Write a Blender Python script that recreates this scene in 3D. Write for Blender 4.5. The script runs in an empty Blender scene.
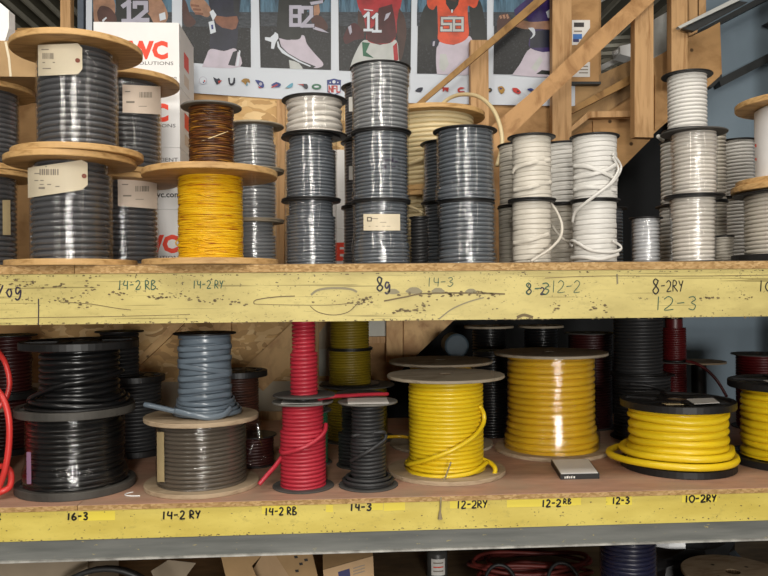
import bpy, math, random
from mathutils import Vector
random.seed(7)
R = math.radians
SC = bpy.context.scene
COL = SC.collection

# ------------------------------------------------------------------ camera, world, lights
F, CX, CY = 760.0, 384.0, 288.0
CAM = Vector((0, 0, 1.5))
PSI, RHO = R(3.5), 0.0089
FWD = Vector((math.sin(PSI), math.cos(PSI), 0))
R0 = Vector((math.cos(PSI), -math.sin(PSI), 0))
UP0 = Vector((0, 0, 1))
RIGHT = R0 * math.cos(RHO) - UP0 * math.sin(RHO)
UP = UP0 * math.cos(RHO) + R0 * math.sin(RHO)
cam_d = bpy.data.cameras.new('camera')
cam_d.sensor_width = 36.0
cam_d.lens = F / 768.0 * 36.0
cam_d.clip_start = 0.02
cam = bpy.data.objects.new('camera', cam_d)
COL.objects.link(cam)
M3 = __import__('mathutils').Matrix((RIGHT, UP, -FWD)).transposed()
cam.matrix_world = M3.to_4x4()
cam.location = CAM
SC.camera = cam

SC.view_settings.view_transform = 'Standard'
SC.view_settings.look = 'None'
SC.view_settings.exposure = -0.22
SC.view_settings.gamma = 1.0
SC.view_settings.use_curve_mapping = False

w = bpy.data.worlds.new('world')
SC.world = w
w.use_nodes = True
w.node_tree.nodes['Background'].inputs[0].default_value = (1.0, 0.96, 0.9, 1)
w.node_tree.nodes['Background'].inputs[1].default_value = 0.12

def area(name, loc, target, sx, sy, power, col=(1, 0.95, 0.87)):
    l = bpy.data.lights.new(name, 'AREA')
    l.shape = 'RECTANGLE'; l.size = sx; l.size_y = sy
    l.energy = power; l.color = col
    o = bpy.data.objects.new(name, l)
    COL.objects.link(o)
    o.location = loc
    o.rotation_euler = (Vector(target) - Vector(loc)).to_track_quat('-Z', 'Y').to_euler()
    return o
# ceiling fluorescent fittings of the aisle
area('aisle_lamp', (-0.2, -1.7, 3.0), (-0.2, 1.2, 1.3), 0.35, 1.5, 86)
area('aisle_lamp', (-1.9, -1.0, 3.05), (-0.6, 2.0, 1.3), 0.3, 1.5, 45)
area('aisle_lamp', (2.4, -1.0, 3.05), (0.9, 2.0, 1.3), 0.3, 1.5, 16)
area('low_front_fill', (0.85, -4.6, 1.40), (-0.2, 2.5, 1.4), 1.3, 0.9, 245, (1, 0.97, 0.92))  # added fill behind the camera, brightens the wall under the shelf
roof_pt = bpy.data.lights.new('roof_fill', 'POINT'); roof_pt.energy = 70; roof_pt.shadow_soft_size = 0.25; roof_pt.color = (1, 0.95, 0.87)  # unseen point light added to brighten the roof ribs from below
bo_ = bpy.data.objects.new('roof_fill', roof_pt); COL.objects.link(bo_); bo_.location = (0.6, 5.6, 1.5)
area('ceiling_lamp', (0.2, 1.2, 3.05), (0.2, 1.6, 1.0), 3.2, 0.3, 34)

def at(px, py, Y):
    d = FWD * F + RIGHT * (px - CX) + UP * (CY - py)
    return CAM + d * (Y / d.y)
def depth(x, Y):
    return x * FWD.x + Y * FWD.y

# ------------------------------------------------------------------ materials
def lin(h):
    h = h.lstrip('#')
    c = [int(h[i:i + 2], 16) / 255 for i in (0, 2, 4)]
    return tuple(x / 12.92 if x <= 0.04045 else ((x + 0.055) / 1.055) ** 2.4 for x in c) + (1,)

class NT:
    def __init__(s, name):
        s.m = bpy.data.materials.new(name); s.m.use_nodes = True
        s.t = s.m.node_tree; s.b = s.t.nodes['Principled BSDF']
    def n(s, typ, **kw):
        nd = s.t.nodes.new(typ)
        for k, v in kw.items(): setattr(nd, k, v)
        return nd
    def l(s, a, b): s.t.links.new(a, b)
    def coord(s, kind='Object', scale=(1, 1, 1), rot=(0, 0, 0)):
        c = s.n('ShaderNodeTexCoord'); mp = s.n('ShaderNodeMapping')
        mp.inputs['Scale'].default_value = scale; mp.inputs['Rotation'].default_value = rot
        s.l(c.outputs[kind], mp.inputs[0]); return mp.outputs[0]
    def noise(s, vec, scale, detail=4, rough=0.55, dist=0):
        nd = s.n('ShaderNodeTexNoise')
        nd.inputs['Scale'].default_value = scale; nd.inputs['Detail'].default_value = detail
        nd.inputs['Roughness'].default_value = rough; nd.inputs['Distortion'].default_value = dist
        s.l(vec, nd.inputs['Vector']); return nd.outputs[0]
    def ramp(s, fac, stops):
        r = s.n('ShaderNodeValToRGB'); e = r.color_ramp.elements
        while len(e) < len(stops): e.new(0.5)
        for i, (p, c) in enumerate(stops): e[i].position = p; e[i].color = c
        s.l(fac, r.inputs[0]); return r.outputs[0]
    def mix(s, fac, a, b, mode='MIX'):
        m = s.n('ShaderNodeMix', data_type='RGBA', blend_type=mode)
        if isinstance(fac, (int, float)): m.inputs[0].default_value = fac
        else: s.l(fac, m.inputs[0])
        for v, i in ((a, 6), (b, 7)):
            if isinstance(v, tuple): m.inputs[i].default_value = v
            else: s.l(v, m.inputs[i])
        return m.outputs[2]
    def bump(s, h, strength=0.3, dist=0.001):
        b = s.n('ShaderNodeBump'); b.inputs['Strength'].default_value = strength
        b.inputs['Distance'].default_value = dist
        s.l(h, b.inputs['Height']); s.l(b.outputs[0], s.b.inputs['Normal'])
    def fin(s, col, rough=0.5, spec=0.5, metal=0, coat=0):
        if isinstance(col, tuple): s.b.inputs['Base Color'].default_value = col
        else: s.l(col, s.b.inputs['Base Color'])
        s.b.inputs['Roughness'].default_value = rough
        s.b.inputs['Specular IOR Level'].default_value = spec
        s.b.inputs['Metallic'].default_value = metal
        s.b.inputs['Coat Weight'].default_value = coat
        s.b.inputs['Coat Roughness'].default_value = 0.12
        return s.m

def g(v): return (v, v, v, 1)
def plain(name, hexc, rough=0.5, var=0.25, spec=0.4, metal=0, scale=14):
    t = NT(name); c = lin(hexc)
    d = tuple(x * (1 - var) for x in c[:3]) + (1,)
    k = t.noise(t.coord(), scale, 5)
    return t.fin(t.ramp(k, [(0.35, d), (0.62, c)]), rough, spec, metal)
def flatmat(name, hexc, rough=0.45, spec=0.35):
    t = NT(name); return t.fin(lin(hexc), rough, spec)
def cable(name, hexc, rough=0.35, var=0.22, coat=0.0, spec=0.5):
    t = NT(name); c = lin(hexc)
    d = tuple(x * (1 - var) for x in c[:3]) + (1,)
    k = t.noise(t.coord('UV', (6, 60, 1)), 1.0, 3)
    t.bump(t.noise(t.coord('UV', (30, 260, 1)), 1.0, 3), 0.25, 0.0006)
    return t.fin(t.ramp(k, [(0.3, d), (0.65, c)]), rough, spec, 0, coat)
def twisted(name, base, streak, s2=None, amount=0.5):
    t = NT(name)
    k = t.noise(t.coord('UV', (14, 330, 1), (0, 0, 0.02)), 1.0, 3, 0.6, 0.4)
    k2 = t.noise(t.coord('UV', (5, 90, 1)), 1.0, 2)
    c = t.ramp(k, [(amount - 0.04, lin(base)), (amount + 0.04, lin(streak))])
    if s2: c = t.mix(t.ramp(k2, [(0.5, g(0)), (0.62, g(1))]), c, lin(s2))
    t.bump(k, 0.6, 0.0012)
    return t.fin(c, 0.4, 0.4)
def wood(name, light, dark, scale=(3, 30, 30), rough=0.6, knots=True):
    t = NT(name)
    v = t.coord('Object', scale)
    k = t.noise(v, 2.0, 6, 0.6, 0.6)
    c = t.ramp(k, [(0.3, lin(dark)), (0.52, lin(light)), (0.75, tuple(min(1, x * 1.12) for x in lin(light)[:3]) + (1,))])
    if knots:
        vo = t.n('ShaderNodeTexVoronoi'); vo.inputs['Scale'].default_value = 9.0
        t.l(t.coord('Object', (1, 1, 1)), vo.inputs['Vector'])
        kn = t.ramp(vo.outputs['Distance'], [(0.05, g(1)), (0.085, g(0))])
        c = t.mix(kn, c, tuple(x * 0.32 for x in lin(dark)[:3]) + (1,))
    t.bump(k, 0.25, 0.0008)
    return t.fin(c, rough, 0.3)

M = {}
M['ply'] = wood('plywood_flange', 'c09a66', '967040', (4, 22, 60), 0.55, False)
M['ply_dusty'] = wood('dusty_fibreboard', '9a8f7c', '776b59', (5, 12, 30), 0.75, False)
M['ply_tan'] = wood('tan_fibreboard', 'a8947a', '826c52', (6, 14, 30), 0.7, False)
M['stud'] = wood('pine_stud', 'bb9467', '936b40', (24, 24, 2.2), 0.6)
M['brace'] = wood('pine_brace', 'b78d5e', '8e653b', (7, 7, 5), 0.6)
M['brace_lit'] = wood('lit_pine_brace', 'd9b27c', 'b3875a', (7, 7, 5), 0.6)  # paler copy of the pine brace, brightness put into the colour under the shelf
M['lath'] = wood('old_lath', '9c7848', '6a4a26', (8, 8, 5), 0.65, False)
M['plywall'] = wood('plywood_wall', 'b38b5c', '926c42', (3, 3, 5), 0.65)
M['plywall2'] = wood('weathered_plywood', 'a6855a', '7c6244', (4, 4, 3), 0.7)
M['black'] = plain('black_plastic', '1c1b1b', 0.45, 0.4)
M['blackdusty'] = plain('dusty_black_plastic', '4b4843', 0.6, 0.45, scale=9)
M['grey_flange'] = plain('grey_fibre_flange', '6f6c66', 0.7, 0.3)
M['grey_disc'] = plain('dark_fibre_disc', '4c4a47', 0.75, 0.3)
M['core'] = plain('cardboard_core', '59452f', 0.8)
M['tag'] = plain('manila_tag', 'd8cbb0', 0.6, 0.12, scale=8)
M['paper'] = plain('white_paper', 'dedbd5', 0.6, 0.08)
M['label_pink'] = plain('beige_label', 'd9c7b5', 0.5, 0.1)
M['ink'] = flatmat('black_ink', '26221f', 0.6)
M['faint'] = flatmat('faded_ink', '8a8073', 0.7)
M['rivet'] = flatmat('brown_eyelet', '7a3b25', 0.5)
M['dark_ink'] = flatmat('marker_black', '17130f', 0.5)
M['purple_ink'] = flatmat('marker_purple_black', '2a1f33', 0.5)
M['green_ink'] = flatmat('marker_green', '3b5a44', 0.6)
M['c_grey'] = cable('grey_cable', '72767b', 0.28, coat=0.35)
M['c_grey2'] = cable('grey_cable_light', '84878a', 0.24, coat=0.5)
M['c_charcoal'] = cable('charcoal_cable', '56575a', 0.26, coat=0.5)
M['c_steel'] = cable('steel_grey_cable', '636970', 0.22, coat=0.6)
M['c_flat_grey'] = cable('flat_grey_cable', '66727d', 0.3, coat=0.2)
M['c_taupe'] = cable('taupe_cable', '5c544a', 0.3, coat=0.3)
M['c_black'] = cable('black_cable', '161617', 0.3, coat=0.1)
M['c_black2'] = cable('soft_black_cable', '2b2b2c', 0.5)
M['c_white'] = cable('white_cable', 'd0cdc7', 0.45, 0.12)
M['c_warm'] = cable('warm_white_cable', 'cac3b6', 0.45, 0.14)
M['c_cool'] = cable('cool_white_cable', 'cfd2d6', 0.3, 0.2, coat=0.3)
M['c_pale'] = cable('pale_grey_cable', 'd6d1c9', 0.25, 0.25, coat=0.4)
M['c_cream'] = cable('cream_cable', 'd2bf94', 0.45, 0.15)
M['c_yellow'] = cable('yellow_cable', 'e3c21c', 0.35, 0.12, coat=0.1)
M['c_gold'] = cable('deep_yellow_cable', 'd6ab25', 0.3, 0.15, coat=0.25)
M['c_yellow_shaded'] = cable('shaded_yellow_cable', '7d6a14', 0.45, 0.2)  # yellow cable, deep-shelf shade darkened into its colour
M['c_red'] = cable('red_cable', 'b22b3b', 0.42, 0.15)
M['c_red2'] = cable('scarlet_cable', 'd23a35', 0.35, 0.15)
M['c_red_shaded'] = cable('shaded_red_cable', '561113', 0.4, 0.2)  # red cable whose colour carries the shade at the back
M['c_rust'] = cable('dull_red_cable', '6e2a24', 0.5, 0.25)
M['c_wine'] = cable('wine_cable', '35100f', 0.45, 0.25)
M['c_green'] = cable('green_wire', '2f6b4a', 0.35)
M['c_blue'] = cable('navy_cable', '171c3c', 0.35, coat=0.2)
M['c_brownwire'] = twisted('brown_orange_twisted_wire', '40220f', '9a6a20', '5c3114', 0.56)
M['c_yellowwire'] = twisted('yellow_twisted_wire', 'e0ae10', '9c4a0c', 'e9bd22', 0.58)
M['c_maroonwire'] = twisted('maroon_wire', '33201a', '4a2c22', None, 0.5)

def film_mat():
    t = NT('clear_stretch_film')
    tr = t.n('ShaderNodeBsdfTransparent'); tr.inputs[0].default_value = (0.97, 0.96, 0.95, 1)
    gl = t.n('ShaderNodeBsdfGlossy'); gl.inputs['Roughness'].default_value = 0.09
    fr = t.n('ShaderNodeLayerWeight'); fr.inputs['Blend'].default_value = 0.5
    pw = t.n('ShaderNodeMath', operation='POWER'); pw.inputs[1].default_value = 4.0
    ad = t.n('ShaderNodeMath', operation='MULTIPLY_ADD'); ad.inputs[1].default_value = 0.4; ad.inputs[2].default_value = 0.06
    b = t.n('ShaderNodeBump'); b.inputs['Strength'].default_value = 0.42; b.inputs['Distance'].default_value = 0.0025
    h = t.noise(t.coord('Object', (1, 1, 2.4)), 34, 4, 0.6, 1.2)
    t.l(h, b.inputs['Height']); t.l(b.outputs[0], gl.inputs['Normal']); t.l(b.outputs[0], fr.inputs['Normal'])
    mx = t.n('ShaderNodeMixShader')
    t.l(fr.outputs['Facing'], pw.inputs[0]); t.l(pw.outputs[0], ad.inputs[0]); t.l(ad.outputs[0], mx.inputs[0])
    t.l(tr.outputs[0], mx.inputs[1]); t.l(gl.outputs[0], mx.inputs[2])
    t.l(mx.outputs[0], t.t.nodes['Material Output'].inputs[0])
    return t.m
M['film'] = film_mat()

def beam_paint():
    t = NT('chipped_yellow_paint')
    base = t.ramp(t.noise(t.coord('Object', (2, 1, 5)), 4, 5), [(0.3, lin('b5a565')), (0.6, lin('c9b974'))])
    dirt = t.ramp(t.noise(t.coord('Object', (6, 1, 14)), 6, 6, 0.7), [(0.56, g(0)), (0.72, g(0.5))])
    c = t.mix(dirt, base, lin('9c8d55'))
    reg = t.ramp(t.noise(t.coord('Object', (2.2, 1, 9)), 3.2, 2), [(0.47, g(0)), (0.6, g(1))])
    chip = t.ramp(t.noise(t.coord('Object', (26, 1, 40)), 4, 5, 0.7), [(0.605, g(0)), (0.63, g(1))])
    mm = t.n('ShaderNodeMath', operation='MULTIPLY'); t.l(reg, mm.inputs[0]); t.l(chip, mm.inputs[1])
    c = t.mix(mm.outputs[0], c, lin('5d5138'))
    scr = t.ramp(t.noise(t.coord('Object', (0.9, 1, 60), (0, 0.05, 0)), 3, 2), [(0.655, g(0)), (0.67, g(0.7))])
    c = t.mix(scr, c, lin('7d703f'))
    b = t.n('ShaderNodeBump'); return t.fin(c, 0.5, 0.35)
M['beam'] = beam_paint()
def beam_paint2():
    t = NT('worn_bright_yellow_paint')
    base = t.ramp(t.noise(t.coord('Object', (1.6, 1, 5)), 4, 5), [(0.3, lin('c4af50')), (0.6, lin('d5c262'))])
    dirt = t.ramp(t.noise(t.coord('Object', (6, 1, 10)), 7, 6, 0.7), [(0.56, g(0)), (0.75, g(0.5))])
    c = t.mix(dirt, base, lin('998a4a'))
    chip = t.ramp(t.noise(t.coord('Object', (22, 1, 34)), 4, 5, 0.7), [(0.65, g(0)), (0.67, g(1))])
    c = t.mix(chip, c, lin('6a5c38'))
    return t.fin(c, 0.45, 0.35)
M['beam2'] = beam_paint2()
def grey_paint():
    t = NT('scuffed_grey_paint')
    base = t.ramp(t.noise(t.coord('Object', (1.2, 1, 12)), 4, 5), [(0.3, lin('5f615e')), (0.65, lin('747571'))])
    chip = t.ramp(t.noise(t.coord('Object', (10, 1, 40)), 4, 5, 0.7), [(0.66, g(0)), (0.69, g(1))])
    c = t.mix(chip, base, lin('a89a64'))
    return t.fin(c, 0.6, 0.25)
M['greypaint'] = grey_paint()
M['baremetal'] = plain('bare_metal_lip', 'c4c2bb', 0.35, 0.5, 0.5, 0.3, 30)
def particle(name, a, b, c):
    t = NT(name)
    v = t.n('ShaderNodeTexVoronoi'); v.inputs['Scale'].default_value = 260
    t.l(t.coord('Object', (0.5, 1, 1)), v.inputs['Vector'])
    col = t.ramp(v.outputs['Color'], [(0.1, lin(a)), (0.5, lin(b)), (0.9, lin(c))])
    n = t.noise(t.coord('Object', (2, 2, 2)), 5, 5)
    col = t.mix(t.ramp(n, [(0.4, g(0)), (0.7, g(0.5))]), col, lin(a))
    t.bump(v.outputs['Distance'], 0.4, 0.001)
    return t.fin(col, 0.75, 0.2)
M['chip_edge'] = particle('particle_board_edge', '927349', 'b08d5d', 'c7a777')
def deck_top(name, a, b, d):
    t = NT(name)
    col = t.ramp(t.noise(t.coord('Object', (1.5, 6, 1)), 5, 6, 0.65), [(0.3, lin(b)), (0.6, lin(a))])
    col = t.mix(t.ramp(t.noise(t.coord(), 6, 6), [(0.45, g(0)), (0.72, g(0.75))]), col, lin(d))
    return t.fin(col, 0.6, 0.3)
M['deck_top'] = deck_top('worn_reddish_deck', 'b88f78', 'a07a66', '9c8b76')
M['deck_top2'] = deck_top('old_deck', '8d7658', '6c5840', '57493a')
def osb():
    t = NT('oriented_strand_board')
    v = t.n('ShaderNodeTexVoronoi'); v.inputs['Scale'].default_value = 26
    nz = t.n('ShaderNodeTexNoise'); nz.inputs['Scale'].default_value = 9
    co = t.coord('Object', (1, 1, 1.7), (0, 0.5, 0)); t.l(co, nz.inputs['Vector'])
    mxv = t.n('ShaderNodeMix', data_type='RGBA'); mxv.inputs[0].default_value = 0.18
    t.l(co, mxv.inputs[6]); t.l(nz.outputs[1], mxv.inputs[7]); t.l(mxv.outputs[2], v.inputs['Vector'])
    col = t.ramp(v.outputs['Color'], [(0.1, lin('a88558')), (0.5, lin('cfa870')), (0.9, lin('e4c592'))])
    t.bump(v.outputs['Distance'], 0.3, 0.001)
    return t.fin(col, 0.65, 0.3)
M['osb'] = osb()
M['carton'] = plain('white_carton', 'e6e4e2', 0.55, 0.05)
M['carton_side'] = M['carton']
M['kraft'] = plain('kraft_cardboard', 'a88a63', 0.75, 0.15, 0.2)
M['kraft2'] = plain('pale_kraft_cardboard', 'b89a76', 0.75, 0.12, 0.2)
M['taupebox'] = plain('taupe_board', '9a8c78', 0.75, 0.12, 0.2)
M['red_print'] = flatmat('red_print', 'e8452b', 0.5)
M['black_print'] = flatmat('black_print', '33302f', 0.5)
M['blue_print'] = flatmat('blue_print', '3d6fb0', 0.5)
M['navy_print'] = flatmat('navy_print', '34345e', 0.5)
M['blue_wall'] = plain('blue_grey_wall_paint', '74838e', 0.6, 0.13, 0.3, scale=3)
M['void'] = plain('void_shade_board', '101215', 0.7, 0.3)  # near-black colour stands in for the shade of the open understair void
M['dark_rail'] = plain('dark_metal_rail', '2b2d2d', 0.5, 0.3)
M['light_metal'] = plain('galvanised_metal', 'bcbdb8', 0.4, 0.2, 0.5, 0.2)
M['ceil'] = plain('olive_roof_sheet', '4c4a3c', 0.6, 0.25)
M['rib'] = plain('pale_roof_rib', '9b988a', 0.5, 0.15)
M['bluepost'] = plain('slate_blue_post', '4d5763', 0.5, 0.15)
M['wallpale'] = plain('pale_drywall', 'b9ae98', 0.7, 0.12, 0.2)
M['wallgrey'] = plain('grey_white_board', 'c4c3b8', 0.7, 0.12, 0.2)
M['floor'] = plain('grey_concrete', '6d675f', 0.8, 0.25)
M['string'] = plain('dirty_string', '93866a', 0.9, 0.2, 0.1)
M['hose'] = plain('black_hose', '2a2a2b', 0.45, 0.2)
M['tape'] = flatmat('yellow_tape', 'e0cc4c', 0.5)
M['bluedisc'] = plain('blue_grey_disc', '33424b', 0.6, 0.2)
M['purple'] = flatmat('mauve_label', '8d6f8c', 0.5)
M['tan_label'] = plain('tan_label', 'b3a078', 0.6, 0.15)
M['white_plastic'] = plain('white_plastic', 'e4e4e2', 0.4, 0.05)
M['can'] = plain('dark_can', '4a4a48', 0.4)
M['scratch'] = flatmat('scratched_steel', '857b5c', 0.5)
M['scratch2'] = flatmat('rusty_scratch', '6a5a3c', 0.6)
M['bag'] = plain('black_bin_film', '17171a', 0.25, 0.3, 0.6)
# poster inks
for k, h in dict(p_white='c3c9d1', p_dark2='2b2e33', p_navy='25283a', p_skin='8a5a44', p_skin2='b08468',
                 p_skin3='4a3129', p_pants='cdc3d0', p_pants2='c6c9c6', p_red='b02a30', p_redd='4f1a1d', p_black='262927', p_orange='e4562f',
                 p_purple='3c2a66', p_num='b9b6c6', p_ball='58372f', p_green='2b6a4c', p_gold='b98d3a', p_lred='c8362f', p_lblue='2f3f8c', p_teal='5fa3bb', p_glint='eef2f6').items():
    c_ = lin(h); t_ = NT('poster_ink_' + k[2:])
    n_ = t_.noise(t_.coord('Object', (1, 1, 1)), 22, 4)
    sc_ = 1.0 if k == 'p_white' else 0.8
    lo_ = 1.0 if k == 'p_white' else 0.88 if k in ('p_pants', 'p_pants2', 'p_num') else 0.62
    M[k] = t_.fin(t_.ramp(n_, [(0.35, tuple(x * sc_ * lo_ for x in c_[:3]) + (1,)), (0.6, tuple(x * sc_ for x in c_[:3]) + (1,))]), 0.3, 0.3)
def crowd(name, a, b, scale):
    t = NT(name); n = t.noise(t.coord('Object', scale), 1.0, 5, 0.75)
    return t.fin(t.ramp(n, [(0.38, lin(a)), (0.56, lin(b)), (0.80, lin('55585e'))]), 0.3, 0.3)
M['p_dark'] = crowd('poster_dark_crowd', '0e0f10', '191a1c', (150, 150, 150))
M['p_stand'] = crowd('poster_stand', '1d2126', '353b42', (40, 40, 120))
M['p_blue'] = crowd('poster_stadium_light', '1f3342', '4f7186', (26, 26, 3))

# ------------------------------------------------------------------ object helpers
def link(name, verts, faces, mat, parent=None, smooth=False, loc=(0, 0, 0), uv=None):
    me = bpy.data.meshes.new(name)
    me.from_pydata(verts, [], faces)
    me.materials.append(M[mat] if isinstance(mat, str) else mat)
    if smooth: me.polygons.foreach_set('use_smooth', [True] * len(me.polygons))
    if uv:
        ul = me.uv_layers.new(name='UVMap')
        ul.data.foreach_set('uv', [c for f in faces for i in f for c in uv[i]])
    me.update()
    o = bpy.data.objects.new(name, me); COL.objects.link(o)
    o.location = loc
    if parent: o.parent = parent
    return o
def thing(name, label, cat, loc=(0, 0, 0), group=None, rotz=0):
    o = bpy.data.objects.new(name, None); COL.objects.link(o)
    o.empty_display_size = 0.05; o.location = loc; o.rotation_euler = (0, 0, rotz)
    o['label'] = label; o['category'] = cat
    if group: o['group'] = group
    return o
def tag(o, label, cat, group=None):
    o['label'] = label; o['category'] = cat
    if group: o['group'] = group
    return o
def struct(o):
    o['kind'] = 'structure'; return o

class MB:
    def __init__(s): s.v = []; s.f = []
    def box(s, x0, x1, y0, y1, z0, z1):
        b = len(s.v)
        s.v += [(x, y, z) for z in (z0, z1) for y in (y0, y1) for x in (x0, x1)]
        s.f += [tuple(b + i for i in q) for q in ((0, 2, 3, 1), (4, 5, 7, 6), (0, 1, 5, 4), (2, 6, 7, 3), (0, 4, 6, 2), (1, 3, 7, 5))]
        return s
    def prism(s, pts, off):                       # pts: list of Vectors of one face, off: extrusion
        b = len(s.v); n = len(pts); off = Vector(off)
        s.v += [tuple(p) for p in pts] + [tuple(Vector(p) + off) for p in pts]
        s.f.append(tuple(range(b, b + n))); s.f.append(tuple(range(b + 2 * n - 1, b + n - 1, -1)))
        for i in range(n):
            j = (i + 1) % n; s.f.append((b + i, b + i + n, b + j + n, b + j))
        return s
    def poly(s, pts):
        b = len(s.v); s.v += [tuple(p) for p in pts]; s.f.append(tuple(range(b, b + len(pts)))); return s
    def lathe(s, prof, seg=40, closed=False):
        b = len(s.v); n = len(prof)
        for i in range(seg):
            a = 2 * math.pi * i / seg
            s.v += [(r * math.cos(a), r * math.sin(a), z) for r, z in prof]
        for i in range(seg):
            j = (i + 1) % seg
            for k in range(n if closed else n - 1):
                l = (k + 1) % n
                s.f.append((b + i * n + k, b + j * n + k, b + j * n + l, b + i * n + l))
        return s
    def tube(s, pts, ra, rb=None, sides=8, axis=None, caps=True):
        rb = rb or ra; b = len(s.v); n = len(pts); up = Vector((0, 0, 1)); pn = None
        for i, p in enumerate(pts):
            p = Vector(p)
            t = (Vector(pts[min(i + 1, n - 1)]) - Vector(pts[max(i - 1, 0)])).normalized()
            if axis is not None: nn = Vector((p.x - axis[0], p.y - axis[1], 0))
            else: nn = pn if pn is not None else (up if abs(t.z) < 0.9 else Vector((1, 0, 0)))
            nn = (nn - t * nn.dot(t)).normalized(); pn = nn
            bn = t.cross(nn)
            for k in range(sides):
                a = 2 * math.pi * k / sides
                s.v.append(tuple(p + nn * (rb * math.cos(a)) + bn * (ra * math.sin(a))))
        for i in range(n - 1):
            for k in range(sides):
                l = (k + 1) % sides
                s.f.append((b + i * sides + k, b + i * sides + l, b + (i + 1) * sides + l, b + (i + 1) * sides + k))
        if caps:
            s.f.append(tuple(range(b + sides - 1, b - 1, -1))); s.f.append(tuple(range(b + (n - 1) * sides, b + n * sides)))
        return s
    def ribbon(s, pts, wd, nrm=(0, -1, 0)):        # flat stroke lying on a surface
        nrm = Vector(nrm); n = len(pts); b = len(s.v)
        for i, p in enumerate(pts):
            t = (Vector(pts[min(i + 1, n - 1)]) - Vector(pts[max(i - 1, 0)])).normalized()
            q = t.cross(nrm).normalized() * wd / 2
            s.v += [tuple(Vector(p) - q), tuple(Vector(p) + q)]
        for i in range(n - 1): s.f.append((b + 2 * i, b + 2 * i + 1, b + 2 * i + 3, b + 2 * i + 2))
        return s
    def go(s, name, mat, parent=None, smooth=False, loc=(0, 0, 0)):
        return link(name, s.v, s.f, mat, parent, smooth, loc)

def spline(pts, k=6):
    P = [Vector(p) for p in pts]; out = []
    for i in range(len(P) - 1):
        a, b, c, d = P[max(i - 1, 0)], P[i], P[i + 1], P[min(i + 2, len(P) - 1)]
        for j in range(k):
            t = j / k
            out.append(0.5 * ((2 * b) + (c - a) * t + (2 * a - 5 * b + 4 * c - d) * t * t + (3 * b - a - 3 * c + d) * t ** 3))
    out.append(P[-1]); return out

def text(body, size, mat, loc, parent, name='printed_text', width=None, bold=0.0):
    c = bpy.data.curves.new(name, 'FONT'); c.body = body; c.size = size; c.offset = bold
    c.resolution_u = 2; c.align_x = 'CENTER'
    o = bpy.data.objects.new('tmp', c); COL.objects.link(o)
    dg = bpy.context.evaluated_depsgraph_get()
    me = bpy.data.meshes.new_from_object(o.evaluated_get(dg)); me.name = name
    bpy.data.objects.remove(o)
    xs = [v.co.x for v in me.vertices]
    k = (width / (max(xs) - min(xs))) if width else 1
    for v in me.vertices: v.co = (v.co.x * k, 0, v.co.y)
    me.materials.clear(); me.materials.append(M[mat])
    ob = bpy.data.objects.new(name, me); COL.objects.link(ob)
    ob.location = loc
    if parent: ob.parent = parent
    return ob

GLY = {
 '0': [[(.5, 1), (.15, .75), (.1, .35), (.4, 0), (.75, .25), (.8, .7), (.5, 1)]],
 '1': [[(.42, 1), (.36, 0)]],
 '2': [[(.1, .8), (.4, 1), (.72, .78), (.5, .4), (.1, 0), (.8, .05)]],
 '3': [[(.1, .92), (.5, 1), (.7, .78), (.35, .55), (.72, .35), (.5, .02), (.08, .1)]],
 '4': [[(.28, 1), (.2, .5), (.78, .48)], [(.72, .95), (.66, 0)]],
 '6': [[(.6, 1), (.2, .6), (.15, .2), (.45, 0), (.7, .25), (.45, .5), (.2, .3)]],
 '8': [[(.65, .85), (.4, 1), (.2, .8), (.45, .52), (.7, .25), (.4, 0), (.15, .22), (.45, .52), (.65, .85)]],
 '-': [[(.15, .5), (.7, .55)]],
 'R': [[(.15, 0), (.2, 1), (.65, .85), (.55, .55), (.2, .5), (.75, 0)]],
 'B': [[(.15, 0), (.2, 1), (.65, .85), (.25, .55), (.75, .3), (.55, .02), (.15, 0)]],
 'Y': [[(.1, 1), (.4, .55), (.75, 1)], [(.6, .8), (.3, 0)]],
 'g': [[(.65, .7), (.3, .8), (.15, .45), (.4, .25), (.65, .6), (.62, .0), (.35, -.25), (.1, -.1)]],
 'o': [[(.4, .7), (.15, .4), (.35, 0), (.65, .3), (.45, .7)]],
 'N': [[(.1, 0), (.1, 1), (.7, 0), (.7, 1)]], 'F': [[(.15, 0), (.15, 1), (.7, 1)], [(.15, .55), (.6, .55)]],
 'L': [[(.15, 1), (.15, 0), (.7, 0)]], '/': [[(.1, 0), (.6, 1)]], '5': [[(.7, 1), (.2, 1), (.15, .55), (.6, .6), (.7, .2), (.4, 0), (.1, .1)]], '7': [[(.1, 1), (.75, 1), (.3, 0)]],
}
BLK = {'1': [[(.15, .8), (.5, 1), (.5, 0)], [(.15, 0), (.85, 0)]], '2': [[(.1, .75), (.1, .95), (.8, .95), (.8, .55), (.1, .05), (.9, .05)]],
 '5': [[(.85, .95), (.12, .95), (.12, .52), (.8, .52), (.8, .05), (.08, .05), (.08, .25)]], '8': [[(.15, .95), (.8, .95), (.8, .05), (.15, .05), (.15, .95)], [(.15, .5), (.8, .5)]],
 'N': [[(.1, 0), (.1, 1), (.75, 0), (.75, 1)]], 'F': [[(.15, 0), (.15, 1), (.75, 1)], [(.15, .55), (.65, .55)]], 'L': [[(.15, 1), (.15, 0), (.75, 0)]]}
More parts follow.
